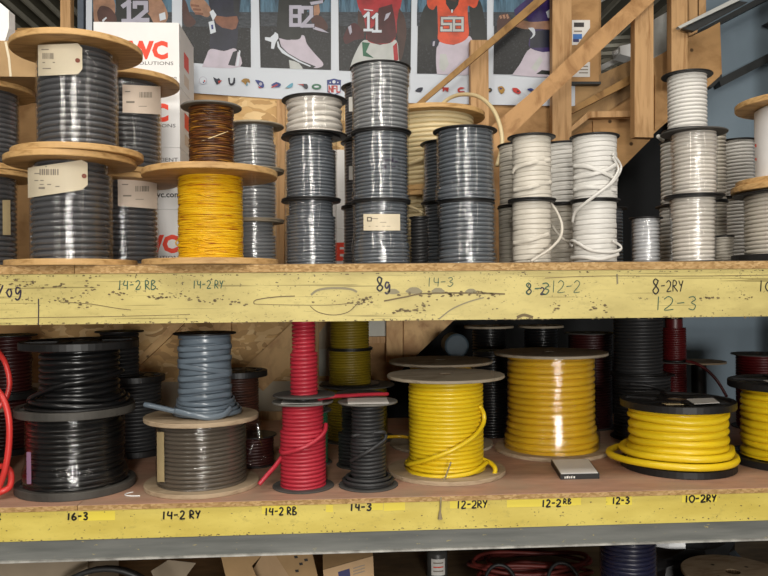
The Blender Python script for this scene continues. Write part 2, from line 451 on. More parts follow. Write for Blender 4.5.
def scribble(parent, body, x0, ybase, hpx, Y, mat, wpx=1.1, adv=0.72, slope=0.0, jit=0.06, name='marker_writing'):
    mb = MB(); x = x0
    for ch in body:
        for st in (BLK if name in ('jersey_number', 'shield_letters') else GLY).get(ch, []):
            pts = spline([(x + (a + random.uniform(-jit, jit)) * hpx * adv * 1.15, ybase - b * hpx + slope * (x - x0), 0) for a, b in st], 4) if len(st) > 2 and name not in ('jersey_number', 'shield_letters') else [(x + a * hpx * adv * 1.15, ybase - b * hpx + slope * (x - x0), 0) for a, b in st]
            if name in ('jersey_number', 'shield_letters'):
                for (ax, ay, _), (bx_, by_, _) in zip(pts[:-1], pts[1:]):
                    L = math.hypot(bx_ - ax, by_ - ay); ex, ey = (bx_ - ax) / L * wpx * .45, (by_ - ay) / L * wpx * .45
                    Y -= .000012; mb.ribbon([at(ax - ex, ay - ey, Y), at(bx_ + ex, by_ + ey, Y)], wpx * Y / F)
                continue
            mb.ribbon([at(p[0], p[1], Y) for p in pts], wpx * Y / F)
        x += hpx * adv * (0.55 if ch == ' ' else 0.9 if ch == '1' else 1.0)
    return mb.go(name, mat, parent)

# ------------------------------------------------------------------ rack and decks
Y0 = 1.80
ZU = at(384, 263.5, Y0).z              # upper deck top
ZL = at(384, 495.5, Y0).z              # lower deck top
ZB = 0.50                              # bottom deck top
XL, XR = -1.55, 1.75
def zat(py): return at(384, py, Y0).z

floor = struct(MB().box(-5, 5, -5, 7, -0.05, 0).go('floor', 'floor'))

rack = thing('storage_rack', 'long yellow and grey painted steel storage rack carrying all the cable spools', 'rack', (0, Y0, 0))
def inrack(o):
    o.parent = rack; o.matrix_parent_inverse = rack.matrix_world.inverted(); return o
bpy.context.view_layer.update()
def rk(o, parent=rack): 
    o.parent = parent; o.location = (-rack.location.x, -rack.location.y, -rack.location.z) if parent is rack else (0, 0, 0)
    return o
ub = rk(MB().box(XL, XR, Y0 - 0.012, Y0 + 0.045, zat(320.5), zat(271.8)).go('upper_beam', 'beam'))
lb = rk(MB().box(XL, XR, Y0 - 0.012, Y0 + 0.045, zat(529.5), zat(501)).go('lower_beam', 'beam2'))
lg = rk(MB().box(XL, XR, Y0 - 0.006, Y0 + 0.045, zat(548.5), zat(529.5)).go('beam_skirt', 'greypaint'))
ll = rk(MB().box(XL, XR, Y0 - 0.013, Y0 + 0.04, zat(550.3), zat(548.5)).go('beam_lip', 'baremetal'))
for nm, z0, z1 in (('rear_upper_beam', zat(320.5), zat(272)), ('rear_lower_beam', zat(550), zat(501)), ('rear_bottom_beam', ZB - .12, ZB - .02)):
    rk(MB().box(XL, XR, 2.80, 2.84, z0, z1).go(nm, 'beam'))
rk(MB().box(XL, XR, Y0, Y0 + .045, ZB - .12, ZB - .02).go('bottom_beam', 'beam'))
for x in (XL - .04, XR + .04):
    for y in (Y0 + .02, 2.82):
        rk(MB().box(x - .04, x + .04, y - .035, y + .035, 0, 2.9).go('upright', 'bluepost'))
YF = Y0 - 0.0128
W = lambda *a, **k: scribble(ub, *a, **k)
W('/og', -3, 297, 12, YF, 'purple_ink', 1.6)
W('14-2 RB', 117, 289.5, 9, YF, 'green_ink', 1.1, .68)
W('14-2 RY', 192, 288.5, 8, YF, 'green_ink', 1.0, .62)
W('8', 375.5, 291, 14, YF, 'dark_ink', 1.7, .62)
W('g', 384, 291, 11, YF, 'purple_ink', 1.8, .62)
W('14-3', 426, 286.5, 9, YF, 'green_ink', .8, .8)
W('8-3', 525, 294.5, 11.5, YF, 'green_ink', 1.3, .72)
W('8', 526, 294, 10, YF, 'purple_ink', .8, .68)
W('2', 540, 294.5, 7, YF, 'purple_ink', 1.4, .7)
W('12-2', 550, 292.5, 12, YF, 'green_ink', .8, .66)
W('8', 652, 294, 15, YF, 'dark_ink', 1.4, .58)
W('-2RY', 660, 291.5, 11, YF, 'dark_ink', 1.1, .55)
W('12-3', 653, 310, 13.5, YF, 'green_ink', 1.0, .86)
W('10', 757, 291.5, 11, YF, 'dark_ink', 1.2, .8)
def mark(parent, pts, wpx, mat, name='paint_scratch', Y=YF):
    return MB().ribbon([at(p[0], p[1], Y) for p in spline([(a, b, 0) for a, b in pts], 6)], wpx * Y / F).go(name, mat, parent)
mark(ub, [(311, 295), (318, 290), (333, 288), (350, 289), (357, 292)], 2.2, 'scratch')
mark(ub, [(310, 306), (318, 312), (333, 315), (348, 312), (358, 303)], 0.8, 'scratch2')
mark(ub, [(254, 304), (256, 300), (275, 297), (295, 296)], 1.0, 'scratch2')
mark(ub, [(254, 304), (290, 305), (330, 305), (352, 303)], 0.6, 'scratch2')
mark(ub, [(439, 319), (452, 309), (468, 302), (484, 297.5)], 1.3, 'scratch')
mark(ub, [(384, 301), (405, 297), (425, 293.5), (470, 293), (505, 294)], 1.5, 'scratch2')
mark(ub, [(545, 278), (600, 276), (700, 276), (770, 275)], 0.7, 'scratch2')
mark(ub, [(38.5, 299), (38.6, 312), (38.3, 325)], 1.1, 'purple_ink', 'marker_line')
mark(ub, [(0, 318.5), (40, 317.5), (110, 316.5), (190, 314.5)], 0.6, 'scratch2')
mark(ub, [(60, 302), (90, 304), (115, 308), (131, 310)], 0.7, 'scratch2')
mark(ub, [(617, 274), (617.5, 284)], 1.8, 'scratch')
mark(ub, [(517, 317.5), (524, 315), (533, 317.5)], 3.0, 'scratch2', 'rust_patch')
for cx, cy, sc in ((414, 290.5, 1), (438, 290.5, .8), (393, 291.5, .8), (471, 291, .7)):
    MB().poly([at(cx + sc * 8 * math.cos(a) * (1 + .2 * math.sin(3 * a)), cy + sc * 3.4 * math.sin(a), YF) for a in [i * math.pi / 7 for i in range(14)]][::-1]).go('bare_patch', 'scratch', ub)
rp = MB()                               # small paint chips along the beam faces
def chip(mb, cx, cy, s, Y):
    n = random.randint(5, 7)
    pts = [at(cx + s * random.uniform(.5, 1.3) * 1.4 * math.cos(-2 * math.pi * i / n), cy + s * random.uniform(.5, 1.1) * .8 * math.sin(-2 * math.pi * i / n), Y) for i in range(n)]
    mb.poly(pts)
def line_y(px, y0, y1): return y0 + (y1 - y0) * px / 768
for cxs, cys, n, sx, sy in ((25, 284, 22, 14, 3), (55, 285, 14, 12, 3), (92, 287, 12, 12, 6), (40, 300, 16, 30, 2), (80, 303, 10, 10, 3), (120, 294, 12, 10, 3), (160, 297, 14, 10, 2), (180, 297, 14, 14, 2), (210, 300, 22, 20, 3), (235, 303, 8, 10, 3), (365, 300, 26, 8, 4), (405, 311, 18, 10, 2), (425, 308, 14, 8, 4), (450, 295, 40, 40, 2.5), (480, 294, 16, 14, 2), (594, 306, 10, 4, 4), (604, 310, 8, 4, 4), (556, 307, 10, 5, 5), (706, 298, 8, 10, 1), (745, 298, 8, 12, 1), (340, 302, 10, 20, 4)):
    for _ in range(n):
        chip(rp, random.gauss(cxs, sx * .6), random.gauss(cys, sy * .7), random.uniform(.5, 1.6), YF)
for _ in range(150):
    px = random.uniform(-5, 775); chip(rp, px, line_y(px, 325, 316.8) + random.uniform(-1.6, .6), random.uniform(.4, 1.2), YF)
for _ in range(90):
    px = random.uniform(-5, 775); chip(rp, px, line_y(px, 275.6, 269.6) + random.uniform(.4, 1.4), random.uniform(.4, 1.1), YF)
o = rp.go('paint_chips', 'scratch2', ub); o['kind'] = 'stuff'
rp = MB()
for _ in range(120):
    px = random.uniform(-5, 775); chip(rp, px, line_y(px, 541.5, 518) + random.uniform(-1.2, 1), random.uniform(.3, 1.0), YF)
for _ in range(70):
    px = random.uniform(-5, 775); chip(rp, px, random.uniform(0, 1) * 26 + line_y(px, 514, 491.5), random.uniform(.3, .8), YF)
o = rp.go('paint_chips', 'scratch2', lb); o['kind'] = 'stuff'
def tape(x0, x1, y0, y1, dy=0):
    MB().poly([at(x0, y1, YF + .0003), at(x1, y1 + dy, YF + .0003), at(x1, y0 + dy, YF + .0003), at(x0, y0, YF + .0003)]).go('tape_strip', 'tape', lb)
tape(79, 115, 512, 521, -1); tape(262, 297, 504.5, 514, -1); tape(326, 333, 505, 512); tape(370, 383, 503, 510); tape(384, 405, 502, 511, -1)
tape(450, 487, 499.5, 508.5, -1); tape(507, 576, 498, 507.5, -2); tape(576, 581, 496, 505); tape(606, 632, 496, 505); tape(682, 717, 493, 502.5, -1)
WL = lambda *a, **k: scribble(lb, *a, **dict(dict(jit=.05), **k))
WL('16-3', 66, 520.2, 7, YF, 'dark_ink', 1.8, .82, -.03)
WL('14-2 RY', 161, 519.5, 8, YF, 'dark_ink', 1.7, .78, -.03)
WL('14-2 RB', 264, 515.5, 7.5, YF, 'dark_ink', 1.6, .68, -.03)
WL('14-3', 349, 511, 7, YF, 'dark_ink', 1.8, .84, -.03)
WL('12-2RY', 456, 508.5, 7.5, YF, 'dark_ink', 1.6, .72, -.03)
WL('12-2', 541, 507, 7, YF, 'dark_ink', 1.7, .74, -.03)
WL('RB', 563, 504, 5, YF, 'dark_ink', 1.4, .85, -.03)
WL('12-3', 611.5, 504, 6.5, YF, 'dark_ink', 1.7, .72, -.03)
WL('10-2RY', 684, 502.5, 7, YF, 'dark_ink', 1.8, .8, -.03)
WL('R', -4, 520, 7, YF, 'dark_ink', 1.2, .8)

def deck(x0, x1, z, th, mat_top, label, yb=2.87, yf=Y0 - .0165):
    t = thing('shelf_board', label, 'shelf board', ((x0 + x1) / 2, yf, z - th), 'particle board shelf decks')
    hx = (x1 - x0) / 2; d = yb - yf
    MB().box(-hx, hx, 0, d, 0, th - .0012).go('board_core', 'chip_edge', t)
    MB().box(-hx, hx, .0006, d, th - .0012, th).go('deck_face', mat_top, t)
    return t
xs = at(77, 266, Y0).x
xs2 = at(80, 510, Y0).x
tU = ZU - zat(271.8)
deck(XL, xs - .0008, ZU, tU - .0005, 'deck_top2', 'short particle board deck at the left end of the upper shelf')
deck(xs + .0008, XR, ZU, tU - .0005, 'deck_top2', 'long particle board deck under most of the upper shelf spools')
tL = ZL - zat(501)
deck(XL, xs2 - .0008, ZL, tL - .0005, 'deck_top', 'short reddish particle board deck at the left end of the lower shelf')
deck(xs2 + .0008, XR, ZL, tL - .0005, 'deck_top', 'long reddish worn particle board deck under most lower shelf spools')
deck(XL, XR, ZB, .02, 'deck_top2', 'dark dusty deck of the bottom shelf under the boxes')

# ------------------------------------------------------------------ walls and ceiling
YW = 2.95
def panel(name, pts, Y, th, mat, parent=None):
    return MB().prism([at(a, b, Y) for a, b in pts], (0, th, 0)).go(name, mat, parent)
wall = struct(panel('wall_back', [(-120, 30), (-120, 700), (345, 700), (345, 425), (420, 352), (660, 128), (722, 75), (720, 22), (672, 48), (601, 88), (601, -60), (90, -60), (90, 30)], YW, .02, 'plywall'))
panel('osb_sheet', [(40, 322), (40, 384), (330, 381), (330, 322)], YW - .008, .008, 'osb', wall)
panel('osb_sheet', [(228, 88), (228, 300), (345, 300), (345, 88)][::1], YW - .008, .008, 'osb', wall)
panel('wall_panel', [(30, 383), (30, 413), (334, 411), (334, 381)], YW - .012, .012, 'wallpale', wall)
panel('wall_panel', [(318, 349), (318, 376), (334, 376), (334, 349)], YW - .014, .014, 'wallgrey', wall)
panel('wall_panel', [(364, 318), (364, 336.5), (386, 336), (386, 318)], YW - .014, .014, 'wallgrey', wall)
panel('wall_panel', [(318, 318), (318, 349), (332, 349), (332, 318)], YW - .012, .012, 'wallpale', wall)
panel('batten', [(368, 337), (368, 343.5), (386, 343), (386, 336.5)], YW - .022, .022, 'stud', wall)

panel('ply_sheet', [(404, 318), (404, 358), (418, 354), (456, 318)], YW - .012, .012, 'brace_lit', wall)
panel('ply_sheet', [(671, 36), (671, 100), (693, 100), (720, 76), (720, 23), (690, 37)], YW - .014, .014, 'plywall', wall)
panel('ply_sheet', [(571, 84), (571, 136), (640, 90), (640, 56), (601, 74)], YW - .010, .010, 'plywall2', wall)
panel('ply_sheet', [(593, 119), (593, 196), (600, 190), (650, 140), (650, 119)], YW - .012, .012, 'plywall', wall)
panel('ply_sheet', [(655, 100), (655, 130), (672, 114), (672, 74), (655, 75)], YW - .010, .010, 'plywall', wall)
n_trim = [0]
def trim(pts, Y, th, mat):
    n_trim[0] += 1
    return struct(panel('trim_%d' % n_trim[0], pts, Y, th, mat))
trim([(552.5, -60), (552.5, 168), (571.5, 168), (571.5, -60)], 2.86, .038, 'stud')          # tall stud
trim([(470.5, 40), (471.5, 300), (489.5, 300), (488.5, 40)], 2.88, .038, 'stud')
trim([(635, -60), (634.5, 137), (653.5, 137.5), (653.5, -60)], 2.74, .04, 'stud')
trim([(671.5, -60), (671.5, 84), (687.5, 84), (687.5, -60)], 2.78, .04, 'stud')
trim([(688.5, -60), (688.5, 36), (697.5, 32), (697.5, -60)], 2.86, .04, 'stud')
trim([(699, -60), (699, 28), (706, 24), (706, -60)], 2.90, .04, 'stud')
trim([(472, 143), (488, 158), (558, 90), (655, 0), (700, -42), (677, -40), (632, 0), (570, 56), (534, 90)], 2.70, .035, 'brace')   # wide diagonal brace
trim([(417, 102.5), (423, 103.5), (545, 1), (600, -50), (588, -50), (534, 0)], 2.80, .02, 'lath')
trim([(571, 108), (571, 114), (634, 82), (634, 73)], 2.88, .04, 'lath')
trim([(571, 127), (571, 132), (590, 117.5), (634, 116.5), (634, 110.5), (588, 111.5)], 2.88, .03, 'stud')
trim([(571, -60), (571, 82), (599, 82), (599, -60)], 2.915, .02, 'plywall')
trim([(571, 81.5), (571, 84), (601, 84), (601, 81.5)], 2.90, .03, 'dark_rail')
trim([(60.3, -40), (60.3, 34), (70.3, 34), (70.3, -40)], 2.90, .04, 'stud')
trim([(77.5, -40), (77.5, 34), (83.5, 34), (83.5, -40)], 2.93, .04, 'bluepost')
trim([(17, 28), (17, 34), (62, 33), (62, 27)], 2.93, .04, 'lath')
trim([(240, 372), (263, 391), (312, 343), (330, 318), (297, 318)], YW - .038, .028, 'brace_lit')
trim([(134, 362), (137, 368), (190, 318), (178, 318)], YW - .038, .028, 'brace_lit')
trim([(213, 318), (213, 340), (231, 340), (231, 318)], YW - .044, .034, 'brace_lit')
trim([(386.5, 318), (386.5, 362), (402.5, 362), (402.5, 318)], YW - .05, .04, 'brace_lit')
trim([(312, 318), (312, 420), (319, 420), (319, 318)], YW - .05, .04, 'stud')
trim([(277, 100), (276, 300), (284, 300), (285, 100)], YW - .04, .03, 'stud')
trim([(30, 413.5), (30, 424), (345, 422), (345, 411.5)], YW - .03, .03, 'stud')
def sheetx(name, x0, x1, Y, mat, z0=0, z1=3.3, th=.03):
    return struct(MB().box(x0, x1, Y, Y + th, z0, z1).go(name, mat))
xb = at(679, 250, 3.12).x
sheetx('wall_side', xb, 4.2, 3.12, 'blue_wall')
sheetx('wall_understair', -0.6, xb + .1, 3.30, 'void', 0, 2.35)  # dark sheet closing the void, its shade is in the colour
trim([(719, 79), (721, 86.5), (800, 46), (800, 37)], 3.06, .05, 'dark_rail')
trim([(688, 36), (689, 40), (790, -12), (788, -18)], 2.99, .06, 'dark_rail')
trim([(678, 26.5), (680, 28.5), (738, 1), (790, -24), (786, -28)], 2.72, .02, 'light_metal')
trim([(682, 28.5), (694, 31), (748, 2), (738, 1)], 2.74, .02, 'dark_rail')
trim([(707, 86), (713, 79), (722, 74), (722, 78), (712, 88)], 2.94, .12, 'dark_rail')
trim([(765, 23.5), (768, 22), (775, 24), (775, 27)], 3.08, .03, 'dark_rail')
# roof beyond the wall: dark sheet with pale ribs, an open far side
ceil = struct(MB().box(-5, 5, -5, 7.5, 3.20, 3.24).go('ceiling', 'ceil'))
roof = struct(MB().box(-4, 4, 3.2, 7.5, 2.80, 2.82).go('trim_80', 'ceil'))
for i in range(60):
    x = -3.4 + i * .088
    if x < 3.6: MB().box(x, x + .010, 3.2, 7.4, 2.775, 2.80).go('roof_rib', 'rib', roof)
sheetx('wall_far', -5, 5, 7.5, 'ceil', 0, 3.2)
for i in range(5):
    panel('louvre_slat', [(598, 37 + i * 7.5), (598, 40.5 + i * 7.5), (640, 38 + i * 7.5), (640, 34.5 + i * 7.5)], 3.35, .05, 'rib', ceil)
panel('duct_rail', [(599, 66), (600, 71), (640, 51), (640, 46)], 3.25, .03, 'white_plastic', ceil)
panel('roof_light_sheet', [(653, 20), (653, 60), (674, 46), (674, 8)], 3.1, .02, 'light_metal', ceil)
panel('roof_light_sheet', [(590, 4), (592, 8), (640, -22), (636, -26)], 3.2, .02, 'light_metal', ceil)
panel('roof_edge', [(598, 86), (598, 88), (675, 48), (675, 46)], 3.0, .03, 'light_metal', ceil)
jb = thing('junction_box', 'white electrical junction box below the louvres between the two wooden posts', 'electrical box', tuple(at(630, 57, 3.1)))
MB().prism([Vector(at(a, b, 3.1)) - jb.location for a, b in ((620, 46), (620, 54), (631, 57), (646, 55), (646, 43), (633, 43))], (0, .08, 0)).go('box_body', 'white_plastic', jb)
MB().tube([Vector(at(613, 54, 3.13)) - jb.location, Vector(at(621, 50, 3.13)) - jb.location], .010, sides=10).go('conduit', 'white_plastic', jb)

def notice(x0, x1, y0, y1, cut, lab):
    t = thing('notice', lab, 'notice', tuple(at((x0 + x1) / 2, y1, 2.912)), 'notices on the plywood behind the brace')
    lo = t.location
    MB().poly([at(a, b, 2.912) - lo for a, b in ((x0, y1), (x1 - cut, y1), (x1, y0 + 8), (x1, y0), (x0, y0))]).go('sheet', 'paper', t)
    return t, lo
t, lo = notice(572, 590, 20, 45, 13, 'white notice with black lettering and a blue picture beside the tall stud')
for i, (x0, x1, y0, y1, m) in enumerate(((574, 584, 22.5, 27, 'black_print'), (574, 582, 30.5, 32, 'faint'), (573, 582, 34, 39, 'blue_print'), (573, 579, 39, 42, 'navy_print'))):
    MB().poly([at(a, b, 2.9112) - lo for a, b in ((x0, y1), (x1, y1), (x1, y0), (x0, y0))]).go('print_block', m, t)
t, lo = notice(572, 590, 62, 77, 0, 'small white notice with grey lines lower down behind the brace')
for i in range(3):
    MB().poly([at(a, b, 2.9112) - lo for a, b in ((579, 67 + i * 3.2), (588, 67 + i * 3.2), (588, 65.8 + i * 3.2), (579, 65.8 + i * 3.2))]).go('print_line', 'faint', t)

# ------------------------------------------------------------------ poster (flat print on the wall)
YP = 2.935
po = thing('sports_poster', 'wide glossy white football poster with player panels pinned to the plywood wall', 'poster', tuple(at(380, 100, YP)))
PL = po.location.copy()
layer = [0]
def pp(name, pts, mat, parent=po, dz=None):
    layer[0] += 1
    Y = YP - .0003 - layer[0] * .00004 if dz is None else YP - dz
    q = [at(a, b, Y) - PL for a, b in pts]
    ar = sum(q[i].x * q[(i + 1) % len(q)].z - q[(i + 1) % len(q)].x * q[i].z for i in range(len(q)))
    if ar < 0: q = q[::-1]
    return MB().poly(q).go(name, mat, parent)
def curve(pts, k=4):
    P = [(a, b, 0) for a, b in pts]; P = P + [P[0]]
    return [(v.x, v.y) for v in spline(P, k)[:-1]]
pp('poster_sheet', [(86, 84), (193, 93), (280, 99), (410, 103), (556, 106), (575, 106), (575, -40), (86, -40)], 'p_white', dz=0)
def pnl(x0, x1, yl, yr, x0t=None, x1t=None):
    p = pp('photo_panel', [(x0, yl), (x1, yr), (x1t or x1, -40), (x0t or x0, -40)], 'p_dark')
    q = lambda pts, m, n='printed_shape': pp(n, pts, m, p)
    s = random.Random(int(x0))
    q([(x0, 12), (x1, 14), (x1t or x1, -40), (x0t or x0, -40)], 'p_blue', 'stadium_glow')
    q([(x0, 26), (x1, 28), (x1, 12), (x0, 12)], 'p_stand', 'stadium_stand')
    return p
def numerals(p, body, x, yb, h, mat, adv=.75, wpx=2.4, slope=0, dark=None):
    for m_, w_ in (((dark, wpx + 1.2),) if dark else ()) + ((mat, wpx),):
        layer[0] += 5
        o = scribble(p, body, x, yb, h, YP - .0003 - layer[0] * .00004, m_, w_, adv, slope, 0, 'jersey_number')
        for v in o.data.vertices: v.co -= PL
# panel A: black and gold player number 12 (left)
p = pnl(92, 172, 60, 62)
q = lambda pts, m, n='printed_shape', p=p: pp(n, pts, m, p)
q(curve([(112, -20), (116, 6), (114, 30), (118, 60), (155, 60), (158, 30), (160, -20)]), 'p_black', 'jersey')
q(curve([(152, -10), (160, -2), (165, 6), (168, 16), (164, 24), (155, 24), (150, 16), (145, 8)]), 'p_skin2', 'arm')
q([(150, -8), (160, -4), (162, 0), (152, 0)], 'p_gold', 'sleeve_band')
q(curve([(93, -5), (94, 20), (98, 28), (112, 24), (114, 0)]), 'p_skin2', 'arm')
q(curve([(97, 12), (101, 6), (110, 8), (116, 16), (116, 23), (108, 24), (99, 21)]), 'p_ball', 'ball')
q([(102, 20), (106, 17), (107, 18), (103, 22)], 'p_white', 'ball_lace')
q([(159, 14), (165, 12), (166, 19), (160, 21)], 'p_white', 'wristband')
numerals(p, '12', 121, 21, 19, 'p_num', .72, 4.2, 0, 'p_black')
# panel B: navy player with ball
p = pnl(182, 251, 62, 67.5, 182, 250)
q = lambda pts, m, n='printed_shape', p=p: pp(n, pts, m, p)
q(curve([(205, -20), (210, 10), (212, 24), (210, 48), (224, 50), (236, 48), (238, 30), (239, 18), (238, -20)]), 'p_navy', 'jersey')
q([(236, -20), (239, 0), (239, 18), (234, 12), (232, -20)], 'p_dark2', 'sleeve')
q(curve([(202, 67), (206, 57), (210.5, 49), (224, 51), (236, 49), (240, 67)]), 'p_pants', 'trousers')
q([(228, 65), (233, 52), (238, 50), (235, 66)], 'p_dark2', 'stripe')
q([(236, 66), (239, 50), (240.5, 51), (238.5, 66)], 'p_white', 'stripe')
q([(216, 15.6), (226, 17), (237, 16), (238.5, 21), (236, 28.5), (232, 29.7), (222, 27.5), (216.5, 23.4), (213.5, 18)], 'p_skin', 'arm')
q(curve([(183, -4), (187, 4), (190, 14), (196, 22), (190, 27), (184, 24), (182, 10)]), 'p_ball', 'ball')
q(curve([(193, -6), (204, 0), (211, 10), (208, 17), (201, 15), (194, 12), (190, 4)]), 'p_skin2', 'hand')
for k_ in range(3): q([(191 + k_ * 2, 4 + k_ * 4), (199 + k_ * 2, 5 + k_ * 4), (199.4 + k_ * 2, 7 + k_ * 4), (191 + k_ * 2, 6.4 + k_ * 4)], 'p_skin', 'finger')
q([(209.5, 12), (213, 9.5), (216.5, 15), (213, 21)], 'p_white', 'wristband')
q([(208.5, 22), (214, 20.5), (216, 32), (210.5, 34)], 'p_white', 'wrist_coach')
q([(211, 25), (213, 24.5), (213.5, 29), (211.6, 29.4)], 'p_lblue', 'wrist_mark')
# panel C: black jersey 82
p = pnl(260.5, 331, 67.5, 70, 258, 331)
q = lambda pts, m, n='printed_shape', p=p: pp(n, pts, m, p)
q([(289, 60), (298, 62), (302, 67), (303, 69.2), (290, 68.8)], 'p_pants2', 'leg')
q(curve([(279, 38), (290, 40), (303, 35), (307, 44), (315, 54), (323, 63), (321, 67), (312, 67.5), (298, 61), (284, 52)]), 'p_pants', 'trousers')
q([(275.5, 40), (279, 38), (281, 46), (288, 53), (300, 60), (316, 66.5), (312, 68.5), (296, 62), (280, 53), (276, 47)], 'p_black', 'stripe')
q([(277, 42), (278.2, 41), (280, 47), (288, 54), (300, 61), (311, 66), (310, 66.8), (298, 61.8), (282, 53), (277.6, 47)], 'p_white', 'stripe')
q(curve([(280, -20), (278, 10), (277, 33), (285, 38.5), (298, 39.5), (302, 34), (305, 20), (310, 6), (324, 2), (324, -20)]), 'p_black', 'jersey')
q([(310, 2), (323, 0), (323, 3), (311, 5)], 'p_num', 'sleeve_band')
q([(265, 37), (270, 37.5), (274, 34), (275, 32), (278, 34), (278.5, 38), (275.5, 43), (274, 49), (271, 48.5), (271.5, 42), (265, 40)], 'p_white', 'towel')
q([(313, 6), (319, 4), (320, 12), (316, 20), (311, 16)], 'p_skin2', 'arm')
q(curve([(311, 20), (316, 15), (323, 18), (328, 27), (323, 32), (315, 29)]), 'p_ball', 'ball')
q([(313, 26), (322, 29), (329, 33), (322, 31.6), (313, 29)], 'p_num', 'glove')
numerals(p, '82', 289, 26, 20, 'p_num', .58, 3.6, .06, 'p_dark2')
# panel D: red jersey 11
p = pnl(339, 410.5, 70.5, 73, 338, 412)
q = lambda pts, m, n='printed_shape', p=p: pp(n, pts, m, p)
q(curve([(350, 68), (354, 56), (364, 40), (380, 45), (396, 40), (399, 60), (400, 73)]), 'p_pants2', 'trousers')
q([(362, 42), (370, 43), (366, 52), (374, 58), (363, 56)], 'p_green', 'turf_reflection')
q([(393, 46), (397, 42), (398.5, 60), (394, 61)], 'p_red', 'stripe')
q(curve([(353, -20), (358, 6), (362, 14), (366, 30), (367, 40), (376, 44), (390, 43), (396, 36), (397, 20), (400, 10), (400, -20)]), 'p_red', 'jersey')
q([(366, 32), (374, 26), (379, 8), (392, 4), (395, 20), (396.5, 36), (390, 43), (376, 44), (367, 40)], 'p_redd', 'jersey_side')
q([(384, 21), (386, 14), (391, 12), (388, 18)], 'p_num', 'sleeve_mark')
q(curve([(399, 8), (404, 16), (406.5, 30), (405, 44), (402, 58), (399, 60), (398, 44), (397, 26)]), 'p_skin3', 'arm')
q(curve([(358, 10), (363, 16), (366, 30), (362, 34), (358, 26)]), 'p_skin3', 'arm')
q(curve([(343, 38), (348, 27), (355, 23), (362, 30), (364, 38), (355, 40), (346, 44)]), 'p_redd', 'ball')
q([(348, 27), (351, 25), (352, 32), (350, 35)], 'p_num', 'glove')
q([(364, 9), (373, 10), (373, 11), (364, 10)], 'p_white', 'chest_lettering')
numerals(p, '11', 363, 30, 17, 'p_white', .55, 2.6, .15, 'p_redd')
# panel E: orange jersey 58
p = pnl(417, 487, 73.5, 74, 419, 487)
q = lambda pts, m, n='printed_shape', p=p: pp(n, pts, m, p)
q(curve([(437, 74), (436, 58), (439, 42), (454, 45), (470, 36), (474, 56), (472, 74)]), 'p_pants', 'trousers')
q([(440, 54), (446, 54), (449, 64), (444, 72), (439, 68)], 'p_pants2', 'thigh_pad')
q(curve([(437, -4), (428, 2), (421, 16), (420, 36), (426, 44), (437, 42), (437, 14)]), 'p_black', 'arm')
q(curve([(469, 6), (479, 0), (484, 16), (486, 38), (476, 46), (472, 34)]), 'p_black', 'arm')
q(curve([(428, -20), (427, 4), (433, 10), (437, 6), (438, 30), (439, 41), (454, 44.5), (468, 37), (468, 20), (468, 6), (474, 8), (478, 2), (478, -20)]), 'p_orange', 'jersey')
q([(444, -20), (446, 4), (452, 13), (458, 5), (463, -20)], 'p_black', 'collar')
q([(447, -20), (448, 0), (456, 2), (459, -20)], 'p_skin3', 'neck')
q([(451, 9.5), (453, 9.5), (452.6, 12.6), (451.4, 12.6)], 'p_white', 'collar_badge')
q([(448, 16), (457, 16), (457, 17), (448, 17)], 'p_num', 'chest_lettering')
q(curve([(430, 44), (433, 39), (439, 40), (437, 47)], 3), 'p_navy', 'glove')
q([(433, 41.5), (435, 41), (434.4, 46), (432.6, 46)], 'p_num', 'glove_mark')
numerals(p, '58', 440.5, 31, 13.5, 'p_pants2', .85, 2.4, 0, 'p_navy')
# panel F: purple jersey
p = pnl(493.5, 556, 74, 75, 495, 556)
q = lambda pts, m, n='printed_shape', p=p: pp(n, pts, m, p)
q(curve([(512, 75), (520, 64), (531, 48), (556, 46), (556, 75)]), 'p_pants', 'trousers')
q([(531, 68), (540, 56), (543, 60), (536, 72)], 'p_pants2', 'trouser_fold')
q([(536, 74), (542, 70), (552, 71), (552, 75)], 'p_black', 'shoe')
q(curve([(514, 10), (522, 3), (534, -6), (556, -20), (556, 46), (530, 48), (531, 30), (526, 18), (516, 16)]), 'p_purple', 'jersey')
q([(530, 32), (556, 28), (556, 47), (530, 48)], 'p_navy', 'jersey_side')
q([(546, 12), (551, 8), (556, 12), (556, 18), (548, 18)], 'p_white', 'jersey_mark')
q(curve([(514, 26), (520, 20), (532, 22), (556, 21), (556, 29), (538, 29), (524, 29)]), 'p_skin2', 'arm')
q(curve([(497, 22), (500, 15), (508, 14), (511, 22), (506, 30), (498, 32)]), 'p_ball', 'ball')
for k_ in range(3): q([(499 + k_ * 3.4, 16 - k_ * .6), (501 + k_ * 3.4, 15 - k_ * .6), (502.4 + k_ * 3.4, 18), (500.4 + k_ * 3.4, 19)], 'p_skin2', 'finger')
q(curve([(528, 28), (534, 28), (535, 35), (530, 39), (533, 34)], 3), 'p_white', 'sleeve_mark')
# team marks along the bottom border
def mk(parts_):
    base = None
    for pts, m in parts_:
        o_ = pp('team_logo' if base is None else 'logo_detail', pts, m, po if base is None else base)
        base = base or o_
def circ(cx, cy, rx, ry=None, n=14): 
    ry = ry or rx
    return [(cx + rx * math.cos(2 * math.pi * i / n), cy + ry * math.sin(2 * math.pi * i / n)) for i in range(n)]
mk([(circ(203, 80.5, 4), 'p_num'), (circ(203, 80.5, 3.5), 'p_white'), (circ(204.5, 81, .9, n=6), 'p_lred'), (circ(203.5, 82.3, .8, n=6), 'p_lblue')])
mk([([(213, 77), (217, 79), (219, 78), (221, 81), (217, 85), (215, 82)], 'p_navy'), ([(218, 81), (222, 80), (219, 84)], 'p_lred')])
mk([(curve([(228, 78), (229, 84), (232, 85.5), (235, 83), (235, 78), (233.5, 78), (233, 82), (231, 83.5), (230, 82), (229.8, 78)], 2), 'p_navy')])
